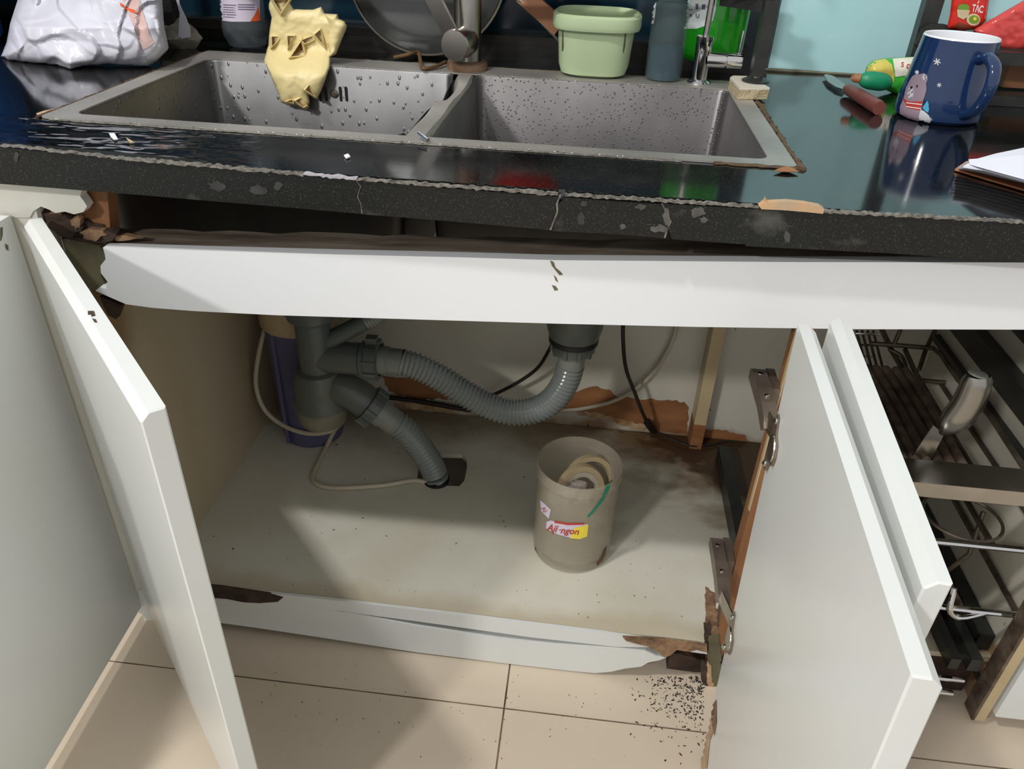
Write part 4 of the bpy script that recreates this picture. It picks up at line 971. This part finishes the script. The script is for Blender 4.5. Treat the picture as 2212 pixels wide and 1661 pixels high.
for q in [[(1503, 8), (1509, 8), (1509, 20), (1503, 20)], [(1517, 9), (1524, 9), (1523, 20), (1516, 20)], [(1491, 30), (1495, 30), (1495, 36), (1491, 36)], [(1480, 18), (1497, 20), (1497, 22), (1480, 20)]]:
    decal('print_line', q, bt, MT['ink'], b3, 6, 0.0009)
# small chrome purifier tap
cT = PZ(1507, 176, ZR); tx_, ty_ = cT.x, 1.218
tp = thing('filter_tap', (tx_, ty_, ZR), 'small chrome filter tap with a side lever at the right rear of the sink', 'faucet')
build('base_disc', MB().lathe((tx_, ty_, ZR), [(0, 0), (0.0165, 0), (0.0170, 0.002), (0.015, 0.0045), (0.011, 0.006)], 36), MT['chrome'], tp, smooth=True)
build('column', MB().lathe((tx_, ty_, ZR), [(0.0110, 0.005), (0.0115, 0.045), (0.0119, 0.0455), (0.0122, 0.064), (0.0, 0.064)], 32), MT['chrome'], tp, smooth=True)
build('side_valve', MB().lathe((tx_+0.006, ty_-0.002, ZR+0.033), [(0.0105, 0), (0.0105, 0.026), (0.0088, 0.0265), (0.0088, 0.028), (0.0108, 0.0285), (0.0108, 0.050), (0.0, 0.050)], 32, (1, 0, 0.02)), MT['chrome'], tp, smooth=True)
build('lever', MB().tube([(tx_+0.050, ty_-0.002, ZR+0.040), (tx_+0.0515, ty_-0.002, ZR+0.074)], 0.0026, 12), MT['chrome'], tp, smooth=True)
build('spout_tube', MB().tube(spline([(tx_, ty_, ZR+0.062), (tx_+0.001, ty_, ZR+0.12), (tx_+0.002, ty_, ZR+0.30), (tx_, ty_-0.03, ZR+0.36), (tx_, ty_-0.08, ZR+0.37)], 8), 0.0045, 16), MT['steel'], tp, smooth=True)

# --- dish rack over the sink
q = [(1577, 167), (1584, 163), (1613, 164), (1663, 189), (1598, 189)]
tt = [PZ(x, y, 0.7315) for x, y in q]
tl = thing('broken_tile', (tt[0].x, tt[0].y, ZT), 'broken piece of white tile under the dish rack foot', 'tile')
build('glaze', MB().prism(tt, (0, 0, -0.003)), MT['chip'], tl)
lo = [Vector((p.x*0.985+0.003, p.y+0.001, ZR+0.0005)) for p in tt]
rg_ = [Vector((p.x, p.y, 0.7284)) for p in tt]
build('bisque', MB().loft([lo, rg_]), MT['chipraw'], tl)
ft = PZ(1627, 178, 0.7315); rx_, ry_ = ft.x+0.004, ft.y+0.006
dr = thing('dish_rack', (rx_, ry_, 0.7318), 'black metal over-sink dish rack on posts with round feet', 'dish rack')
build('foot', MB().lathe((rx_, ry_, 0.732), [(0, 0), (0.019, 0), (0.0195, 0.0015), (0.010, 0.006), (0.0085, 0.010)], 32), MT['blackmetal'], dr, smooth=True)
build('post', MB().box((rx_-0.0085, ry_-0.009, 0.740), (rx_+0.0085, ry_+0.012, 0.818)), MT['blackmetal'], dr)
build('side_bar', MB().obox((rx_-0.0085, ry_-0.009, 0.818), (0, 0.11, 0), (0.0165, 0, 0), (0, 0, 0.016)), MT['blackmetal'], dr)
build('brace', MB().obox((rx_-0.0085, ry_+0.012, 0.818), (-0.05, 0.05, 0), (0.012, 0.012, 0), (0, 0, 0.014)), MT['blackmetal'], dr)
build('rear_post', MB().box((rx_-0.030, 1.335, ZT+0.037), (rx_-0.012, 1.356, 0.99)), MT['blackmetal'], dr)
# left post in mortar
pl = PY(372, 60, 1.275)
build('post', MB().box((pl.x-0.012, 1.262, 0.735), (pl.x+0.012, 1.285, 0.99)), MT['blackmetal'], dr)
for y_, z_ in ((1.185, 0.838), (1.250, 0.838), (1.355, 0.90)):
    build('shelf_rail', MB().box((pl.x-0.012, y_-0.006, z_), (rx_+0.01, y_+0.006, z_+0.014)), MT['blackmetal'], dr)
mrt = MB().ball((pl.x+0.012, 1.268, ZT+0.018), (0.036, 0.022, 0.021), 24, 14)
mrt.v = [v + v.normalized()*0 + Vector((noise.noise(v*60), noise.noise(v*60+Vector((5, 0, 0))), noise.noise(v*60+Vector((0, 5, 0)))))*0.010 for v in mrt.v]
tag(build('mortar_lump', mrt, MT['mortar'], smooth=True), 'rough grey lump of mortar round the left rack post', 'mortar')
bowl = MB().lathe((-0.100, 1.217, 0.853), [(0.0, 0.0), (0.03, 0.0), (0.055, 0.03), (0.065, 0.06), (0.063, 0.06), (0.05, 0.03), (0.0, 0.006)], 36)  # bowl out of view, added so the granite mirrors something red
tag(build('added_red_bowl', bowl, MT['red'], smooth=True), 'unseen red bowl added on the dish rack to give the red reflection in the worktop', 'bowl')

# --- plastic bag, blue tub
def bagy(x, y): return 1.115 + (0.05 if y < 60 else 0.0)*(60-y)/60 - 0.03*max(0, 1-abs(x-150)/150)*(y > 90)*(y-90)/60
def crumple(poly, step, yf, thick, D, amp, seed):
    V, FF, DD = fill_px(poly, step); vf, vb = [], []
    for p, d in zip(V, DD):
        h = math.sqrt(max(0, 1-(1-min(d/D, 1))**2)); P0 = PY(p.x, p.y, yf(p.x, p.y))
        s_ = 0
        for dx_, dy_, fr, am, sd in ((0.9, 0.45, 1/85, 1.0, 1), (-0.55, 0.85, 1/60, .75, 5), (0.2, 1.0, 1/38, .35, 9), (1.0, -0.3, 1/26, .2, 13)):
            wp = noise.noise(Vector((p.x/110, p.y/110, seed+sd)))*1.6 + noise.noise(Vector((p.x/45, p.y/45, seed+sd+2)))*0.35
            q_ = (p.x*dx_+p.y*dy_)*fr+wp; q_ -= math.floor(q_)
            md = 0.5+0.9*noise.noise(Vector((p.x/80, p.y/80, seed+sd+4)))
            s_ += am*max(0.1, md)*(q_*1.15 if q_ < 0.87 else (1-q_)*7.7)
        P_ = P0 + (CAM-P0).normalized()*(thick*h + amp*s_*min(1, d/12))
        P_.z = max(P_.z, ZT+0.001); vf.append(P_)
        Q = P0+Vector((0, thick*h*0.5, 0)); Q.z = max(Q.z, ZT+0.001); vb.append(Q)
    n = len(vf)
    return MB().add(vf+vb, [tuple(f) for f in FF]+[tuple(n+i for i in reversed(f)) for f in FF])
bag = thing('plastic_bag', (-0.74, 1.12, ZT), 'crumpled white plastic carrier bag standing at the left end of the worktop', 'bag')
poly = [(2, 122), (14, 92), (22, 50), (38, 0), (45, -60), (340, -60), (348, 5), (352, 60), (360, 95), (362, 108), (340, 130), (318, 146), (250, 141), (235, 139), (180, 145), (165, 150), (153, 156), (140, 150), (120, 142), (60, 138), (16, 132)]
bo = build('bag_body', crumple(poly, 3.6, bagy, 0.05, 60, 0.016, 3.3), MT['bag'], bag, smooth=True, angle=70)
bt = bvh(bo)
decal('contents', [(262, -8), (300, -8), (312, 35), (322, 75), (334, 92), (320, 102), (306, 108), (300, 88), (290, 60), (274, 20)], bt, MT['pinkish'], bag, 7, 0.0012, 'pinkish contents showing through')
decal('print', [(261, 8), (272, 16), (296, 26), (300, 33), (285, 28), (262, 15)], bt, MT['orange'], bag, 5, 0.002)
a = PY(378, -10, 1.24); 
build('bag_handle', MB().prism([PY(x, y, 1.245) for x, y in [(378, -20), (380, 0), (388, 28), (385, 78), (389, 84), (411, 80), (410, 62), (402, 40), (388, 10), (384, -20)]], (0, 0.0015, 0)), MT['bag'], bag)
bb = thing('blue_tub', (-1.0, 1.22, ZT), 'blue plastic tub at the far left behind the white bag', 'tub')
build('tub_body', MB().lathe((-1.13, 1.135, ZT+0.001), [(0, 0), (0.20, 0), (0.210, 0.01), (0.222, 0.46), (0.226, 0.465), (0.226, 0.475), (0.215, 0.47), (0.19, 0.012), (0, 0.01)], 64), MT['blue'], bb, smooth=True)

# --- rubber gloves
gp = [(915,60),(950,-60),(1200,-60),(1210,40),(1260,125),(1400,135),(1540,135),(1650,95),(1700,190),(1880,200),(1900,270),(1960,290),(2010,350),(2000,420),(1940,560),(1860,760),(1780,800),(1775,930),(1700,1150),(1640,1300),(1600,1380),(1560,1390),(1480,1330),(1490,1430),(1470,1500),(1420,1530),(1360,1510),(1300,1480),(1180,1480),(1090,1440),(1050,1330),(1000,1200),(920,1020),(850,860),(885,700),(910,640),(915,520),(930,400),(955,250),(915,120)]
gp = [(440+x/6.506, y/6.506) for x, y in gp]
def gly(x, y):
    t_ = min(1, max(0, (y-95)/75)); t_ = t_*t_*(3-2*t_); return 1.212-0.044*t_
gl = thing('rubber_gloves', (-0.39, 1.2, ZR), 'cream yellow rubber gloves with open finger ends draped over the rear of the left bowl', 'gloves')
go = build('glove_body', inflate(MB(), gp, 3.2, gly, 0.014, 26, 0.0045, 13, 0.7, 2), MT['glove'], gl, smooth=True, angle=80)
gb = bvh(go)
cuff = inflate(MB(), [(440+x/6.506, y/6.506) for x, y in [(1700, 200), (1880, 200), (1890, 262), (1980, 300), (2012, 370), (1940, 560), (1860, 750), (1790, 790), (1720, 600), (1770, 400)]], 3.2, lambda x, y: gly(x, y)-0.008, 0.014, 16, 0.002, 25, 0.3, 5)
build('glove_cuff', cuff, MT['glove'], gl, smooth=True, angle=80)
def stub(tri, rise=0.010, deep=0.012, swell=1.55):
    tri = [Vector((440+x/6.506, y/6.506)) for x, y in tri]
    c_ = sum(tri, Vector((0, 0)))/len(tri)
    loop = []
    n = len(tri)
    for i in range(n):
        a_, b_ = tri[i], tri[(i+1) % n]
        for k in range(6): loop.append(a_.lerp(b_, k/6))
    def at(p, lift):
        d_ = ray(p.x, p.y).normalized(); h, nn, _, _ = gb.ray_cast(CAM, d_)
        if h is None: h = PY(p.x, p.y, gly(p.x, p.y))
        return h - d_*lift
    base_h = [at(c_ + (p-c_)*1.0, 0) for p in loop]
    dist_ = sum((h-CAM).length for h in base_h)/len(base_h)
    def at2(p, lift):
        return CAM + ray(p.x, p.y).normalized()*(dist_-lift)
    rings = [[at2(c_+(p-c_)*swell+(p-c_).normalized()*1.6, -0.004) for p in loop],
             [at2(c_+(p-c_)*1.28+(p-c_).normalized()*1.2, rise*0.75) for p in loop],
             [at2(c_+(p-c_)*1.08+(p-c_).normalized()*0.8, rise) for p in loop],
             [at2(c_+(p-c_)*1.0, rise*0.85) for p in loop]]
    build('finger_end', MB().loft(rings, False, False), MT['glove'], gl, smooth=True, angle=80)
    ins = [[at2(c_+(p-c_)*1.0, rise*0.85) for p in loop], [at2(c_+(p-c_)*0.85, rise-deep) for p in loop]]
    build('lining', MB().loft(ins, False, True), MT['glovein'], gl, smooth=True)
stub([(985, 5), (1190, 5), (1085, 170)], 0.010)
stub([(960, 520), (1085, 520), (1010, 600), (965, 645)], 0.006)
stub([(1180, 510), (1270, 512), (1215, 570), (1190, 655)], 0.006)
stub([(1385, 565), (1530, 510), (1540, 565), (1420, 610)], 0.006)
stub([(1565, 490), (1640, 425), (1690, 640)], 0.008)
stub([(1370, 585), (1415, 775), (1235, 790)], 0.011)
stub([(1485, 1200), (1560, 1350), (1435, 1265)], 0.007)
stub([(1295, 1420), (1370, 1380), (1440, 1480), (1400, 1500)], 0.006)
stub([(1170, 1430), (1240, 1405), (1260, 1450)], 0.005)

# --- debris on the worktop
for k, (q, m_) in enumerate([([(236, 290), (248, 290), (255, 302), (246, 303), (240, 297)], 'white'), ([(273, 299), (280, 303), (290, 309), (281, 310)], 'beige'), ([(743, 337), (752, 334), (757, 340), (748, 344)], 'white')]):
    tag(build('scrap', MB().prism([PZ(x, y, ZT+0.001) for x, y in q], (0, 0, 0.0012)), MT[m_]), ['small white scrap on the wet left worktop', 'small tan scrap beside the white scrap', 'white crumb near the worktop front edge'][k], 'scrap')
tag(build('steel_pin', MB().tube([PZ(905, 287, ZR+0.006), PZ(925, 303, ZR+0.003)], 0.0022, 10), MT['chrome'], smooth=True), 'short steel pin at the front end of the sink divider', 'pin')
mb = MB().tube(spline([PZ(852, 124, ZT+0.006), PZ(880, 118, ZT+0.012), PZ(903, 113, ZT+0.014), PZ(908, 130, ZT+0.010), PZ(914, 148, ZR+0.004), PZ(940, 144, ZR+0.004), PZ(962, 134, ZR+0.006)], 6), 0.0028, 8)
tag(build('twig', mb, MT['tubgrime'], smooth=True), 'brown twig lying behind the left sink bowl', 'twig')

# --- green handled peeler, knife, packet
kf = thing('paring_knife', (0.37, 1.2, ZT), 'knife with a red-brown wooden handle and pale blade on the wet worktop', 'knife')
z_ = ZT+0.004
bl = [PZ(x, y, z_) for x, y in [(1779, 164), (1786, 162), (1800, 166), (1822, 182), (1828, 190), (1822, 195), (1806, 190), (1788, 178)]]
build('blade', MB().prism(bl, (0, 0, 0.0014)), MT['steel'], kf)
A = PZ(1828, 190, ZT+0.009); B = PZ(1900, 234, ZT+0.009)
build('handle', MB().tube([A, A.lerp(B, .1), A.lerp(B, .5), B.lerp(A, .04), B], [0.005, 0.008, 0.009, 0.0095, 0.009], 10), MT['knifewood'], kf, smooth=True)
pk = thing('food_packet', (0.42, 1.27, ZT), 'green and yellow film packet lying behind the blue mug', 'packet')
py_ = lambda x, y: 1.24
po = build('packet_body', inflate(MB(), [(1868, 158), (1872, 143), (1885, 131), (1905, 126), (1940, 124), (1985, 122), (2000, 140), (1995, 195), (1972, 212), (1940, 208), (1905, 190), (1880, 178)], 4, py_, 0.022, 30, 0.003, 30, 0.8, 4), MT['packgreen'], pk, smooth=True, angle=80)
bt = bvh(po)
decal('window', [(1872, 158), (1876, 144), (1890, 132), (1912, 128), (1926, 140), (1932, 160), (1930, 178), (1905, 172)], bt, MT['packyellow'], pk, 5, 0.0008, 'yellow contents')
decal('print', [(1928, 128), (1982, 124), (1990, 158), (1934, 166)], bt, MT['packwhite'], pk, 5, 0.001)
textpx('lettering', 'S', 1945, 145, 15, bt, MT['scarf'], pk, 0.1, 0.1, 1.0, 0.0016, 0.03)
textpx('lettering', 'ợi', 1957, 146, 12, bt, MT['scarf'], pk, 0.1, 0.1, 1.0, 0.0016, 0.03)
gk = thing('peeler', (0.40, 1.22, ZT), 'peeler with a fat green handle in front of the green packet', 'peeler')
A = PY(1858, 170, 1.175); B = PY(1924, 180, 1.175)
build('handle', MB().tube([A.lerp(B, k/10) for k in range(11)], [0.006, 0.0095, 0.011, 0.0118, 0.012, 0.012, 0.012, 0.0118, 0.011, 0.0095, 0.006], 18), MT['greenknife'], gk, smooth=True)
build('tip', MB().tube([PY(1839, 170, 1.18), PY(1846, 168, 1.178), PY(1860, 170, 1.175)], [0.003, 0.006, 0.006], 10), MT['box'], gk, smooth=True)

# --- blue mug
gx_, gy_ = 0.450, 1.100
mg = thing('mug', (gx_, gy_, ZT), 'navy blue ceramic mug with a printed bear and snowflakes', 'mug')
prof = [(0.0, 0.0), (0.048, 0.0), (0.0525, 0.004), (0.0535, 0.010), (0.0520, 0.03), (0.0485, 0.06), (0.0455, 0.085), (0.0445, 0.0965)]
mo = build('mug_body', MB().lathe((gx_, gy_, ZT+0.0008), prof, 64), MT['navy'], mg, smooth=True)
build('mug_inside', MB().lathe((gx_, gy_, ZT+0.0008), [(0.0445, 0.0965), (0.0435, 0.0985), (0.0415, 0.0975), (0.041, 0.085), (0.046, 0.03), (0.044, 0.008), (0.0, 0.006)], 64), MT['whiteglaze'], mg, smooth=True)
hd = Vector((0.24, -0.97, 0)).normalized(); mc = Vector((gx_, gy_, ZT))
hp = [mc+hd*r_+Vector((0, 0, z_)) for r_, z_ in [(0.043, 0.078), (0.058, 0.083), (0.074, 0.076), (0.080, 0.060), (0.078, 0.042), (0.068, 0.024), (0.050, 0.014)]]
build('handle', MB().tube(spline(hp, 8), 0.0082, 16, flat=0.8), MT['navy'], mg, smooth=True)
bt = bvh(mo)
def blob(cx, cy, rx, ry, n=14): return [(cx+rx*math.cos(2*PI*k/n), cy+ry*math.sin(2*PI*k/n)) for k in range(n)]
DX = 1840; S_ = 1545/372.0
def mp(l): return [(DX+x/S_, 40+y/S_) for x, y in l]
decal('bear_print', mp([(545, 520), (575, 500), (610, 500), (650, 490), (680, 510), (682, 550), (668, 580), (672, 640), (655, 700), (640, 740), (620, 850), (600, 920), (500, 890), (432, 850), (436, 790), (470, 710), (490, 620), (520, 560)]), bt, MT['bear'], mg, 4, 0.0006, 'mauve bear print')
decal('bear_print', mp([(500, 660), (520, 615), (555, 620), (560, 660), (545, 710), (510, 715)]), bt, MT['bearlight'], mg, 3, 0.0006)
decal('bear_print', [(p[0], p[1]) for p in blob(DX+655/S_, 40+527/S_, 22/S_, 25/S_)], bt, MT['bearlight'], mg, 3, 0.0006)
decal('bear_print', blob(DX+588/S_, 40+482/S_, 17/S_, 17/S_), bt, MT['bearlight'], mg, 3, 0.0006)
decal('bear_print', blob(DX+540/S_, 40+620/S_, 11/S_, 13/S_, 8), bt, MT['dark'], mg, 3, 0.0009)
decal('bear_print', blob(DX+590/S_, 40+608/S_, 7/S_, 13/S_, 8), bt, MT['dark'], mg, 3, 0.0009)
decal('scarf_print', mp([(470, 715), (500, 740), (560, 745), (635, 740), (632, 780), (615, 825), (560, 815), (490, 800), (490, 770), (465, 735)]), bt, MT['scarf'], mg, 4, 0.0007)
decal('scarf_print', mp([(495, 752), (632, 768), (632, 775), (495, 760)]), bt, MT['white'], mg, 4, 0.001)
decal('scarf_print', mp([(490, 785), (625, 805), (625, 812), (490, 793)]), bt, MT['white'], mg, 4, 0.001)
decal('tree_print', mp([(680, 735), (692, 770), (690, 790), (694, 815), (685, 845), (660, 830), (635, 800), (655, 770)]), bt, MT['skyblue'], mg, 4, 0.0006)
decal('snow_print', mp([(620, 815), (650, 830), (690, 865), (715, 905), (705, 930), (670, 937), (597, 925), (605, 870)]), bt, MT['bearlight'], mg, 4, 0.0007)
for cx, cy, r_ in ((768, 388, 32), (785, 597, 21)):
    for k in range(3):
        a_ = k*PI/3+0.3; u_ = (math.cos(a_)*r_, math.sin(a_)*r_); v_ = (-math.sin(a_)*r_*0.16, math.cos(a_)*r_*0.16)
        decal('snowflake_print', mp([(cx-u_[0]-v_[0], cy-u_[1]-v_[1]), (cx+u_[0]-v_[0], cy+u_[1]-v_[1]), (cx+u_[0]+v_[0], cy+u_[1]+v_[1]), (cx-u_[0]+v_[0], cy-u_[1]+v_[1])]), bt, MT['bearlight'], mg, 4, 0.0006+0.0001*k)

# --- open notebook
nbk = thing('notebook', (0.5, 0.9, ZT), 'open notebook with white pages lying at the right end of the worktop', 'notebook')
cov = [PZ(x, y, ZT+0.0012) for x, y in [(2062, 368), (2085, 352), (2212, 322), (2290, 330), (2290, 440), (2212, 413), (2100, 380)]]
build('cover', MB().prism(cov, (0, 0, 0.0018)), MT['tan'], nbk, label='tan cover')
base = [(2066, 365), (2092, 350), (2150, 338), (2212, 325), (2330, 320), (2330, 430), (2212, 396), (2110, 372)]
for k in range(9):
    z_ = ZT+0.0032+0.0017*k; f_ = k/8
    q = [PZ(x+14*f_*(x < 2150)+rnd.uniform(-1.5, 1.5), y-3*f_, z_) for x, y in base]
    build('page_block', MB().prism(q, (0, 0, 0.0016)), MT['page'] if k == 8 else MT['pageedge'], nbk)
G = []
for i in range(9):
    u_ = i/8; a_ = PZ(2092+u_*240, 344-u_*18, ZT+0.019+0.012*math.sin(u_*PI*0.8)); b_ = PZ(2096+u_*240, 352+u_*66+4, ZT+0.019+0.006*math.sin(u_*PI))
    G.append([a_.lerp(b_, j/4) for j in range(5)])
build('top_page', MB().loft(G, False, False, closed=False), MT['page'], nbk, smooth=True)

# --- black shelf with packets at the right
sx_ = PY(1995, 60, 1.27).x
sh = thing('black_shelf', (sx_, 1.27, ZT), 'black metal shelf standing behind the mug at the right', 'shelf')
build('post', MB().box((sx_-0.012, 1.255, ZT), (sx_+0.012, 1.275, 1.2)), MT['blackmetal'], sh)
zs = PY(2180, 112, 1.20).z; zs2 = PY(2180, 140, 1.20).z
build('front_beam', MB().box((sx_+0.06, 1.195, zs2), (1.1, 1.215, zs)), MT['blackmetal'], sh)
build('shelf_board', MB().box((sx_+0.055, 1.215, zs-0.004), (1.1, 1.355, zs+0.001)), MT['blackmetal'], sh)
build('gusset', MB().prism([PY(x, y, 1.25) for x, y in [(1978, 95), (1990, 62), (2010, 50), (2040, 52), (2110, 75), (2110, 92), (2000, 118)]], (0, 0.004, 0)), MT['blackmetal'], sh)
build('lower_beam', MB().box((sx_+0.02, 1.19, ZT+0.0005), (1.1, 1.23, ZT+0.014)), MT['blackmetal'], sh)
bx_ = PY(2190, 150, 1.26)
tag(build('card_box', MB().box((bx_.x-0.012, 1.25, ZT+0.015), (bx_.x+0.12, 1.33, zs2-0.006)), MT['box']), 'brown card box under the black shelf', 'box')
rp = thing('seasoning_packet', (0.50, 1.26, zs), 'upright red seasoning packet with printed bowls above the mug', 'packet')
ro = build('packet_body', inflate(MB(), [(2045, 62), (2052, 30), (2060, -40), (2150, -40), (2137, 0), (2130, 45), (2110, 64), (2080, 66)], 5, lambda x, y: 1.248, 0.008, 12, 0.001, 30, 0.6, 6), MT['red'], rp, smooth=True, angle=80)
bt = bvh(ro)
textpx('lettering', 'TẮC', 2098, 24, 22, bt, MT['white'], rp, 0.15, 0.0, 0.55, 0.0016, 0.03)
decal('print', blob(2081, 17, 13, 9), bt, MT['food1'], rp, 4, 0.0008)
decal('print', [(2067, 20), (2095, 22), (2090, 36), (2080, 42), (2068, 36)], bt, MT['food2'], rp, 4, 0.001)
decal('print', blob(2102, 42, 15, 13), bt, MT['food2'], rp, 4, 0.0012)
decal('print', blob(2103, 42, 11, 9), bt, MT['food1'], rp, 4, 0.0015)
decal('print', blob(2105, 40, 4, 4, 8), bt, MT['yellow'], rp, 4, 0.0018)
decal('print', [(2062, 56), (2070, 48), (2082, 50), (2100, 58), (2095, 66), (2070, 63)], bt, MT['food3'], rp, 4, 0.0009)
rp2 = thing('red_packet', (0.57, 1.24, zs), 'glossy red packet leaning across the right corner above the mug', 'packet')
inf = inflate(MB(), [(2101, 66), (2140, 42), (2212, 0), (2300, -50), (2330, 40), (2270, 100), (2192, 110), (2150, 106), (2118, 84)], 5, lambda x, y: 1.235, 0.013, 22, 0.003, 40, 0.6, 7)
build('packet_body', inf, MT['redpale'], rp2, smooth=True, angle=80)

# ================================================================== LOOSE DIRT (countless)
def specks(name, items, label, z, seed):
    rnd = random.Random(seed); mb = MB()
    for (x, y, s_) in items:
        a_ = rnd.uniform(0, PI); l_ = s_*rnd.uniform(.8, 2.2); w_ = s_*rnd.uniform(.5, .9)
        u_ = Vector((math.cos(a_), math.sin(a_), 0))*l_; v_ = Vector((-math.sin(a_), math.cos(a_), 0))*w_
        o = Vector((x, y, z)); h = Vector((0, 0, s_*0.7))
        mb.add([o-u_, o-v_, o+u_, o+v_, o+h], [(0, 1, 4), (1, 2, 4), (2, 3, 4), (3, 0, 4), (3, 2, 1, 0)])
    return tag(build(name, mb, MT['speck']), label, 'dirt', kind='stuff')
rnd = random.Random(77); it = []
for k in range(420):
    px = 1520-abs(rnd.gauss(0, 62)); py = 1462+abs(rnd.gauss(0, 62))
    if px < 1330 or py > 1655: continue
    p = PZ(px, py, 0); it.append((p.x, p.y, rnd.uniform(.0006, .0018)))
for k in range(90):
    p = PZ(rnd.uniform(560, 1500), rnd.uniform(1400, 1650), 0)
    if p.y < 0.70: it.append((p.x, p.y, rnd.uniform(.0004, .0010)))
specks('droppings', it, 'dark specks of dirt scattered on the floor tiles by the rotten corner', 0.0002, 1)
it = []
for k in range(260):
    x = rnd.uniform(-0.53, 0.21); y = rnd.uniform(0.74, 1.18)
    dn_s = (0.25 + 1.2*max(0, (x+0.05)) + 1.5*max(0, y-1.0))
    if rnd.random() < dn_s: it.append((x, y, rnd.uniform(.0005, .0013) + (0.001 if rnd.random() < .07 else 0)))
specks('crumbs', it, 'small dark crumbs scattered on the cabinet bottom', ZB+0.0002, 2)
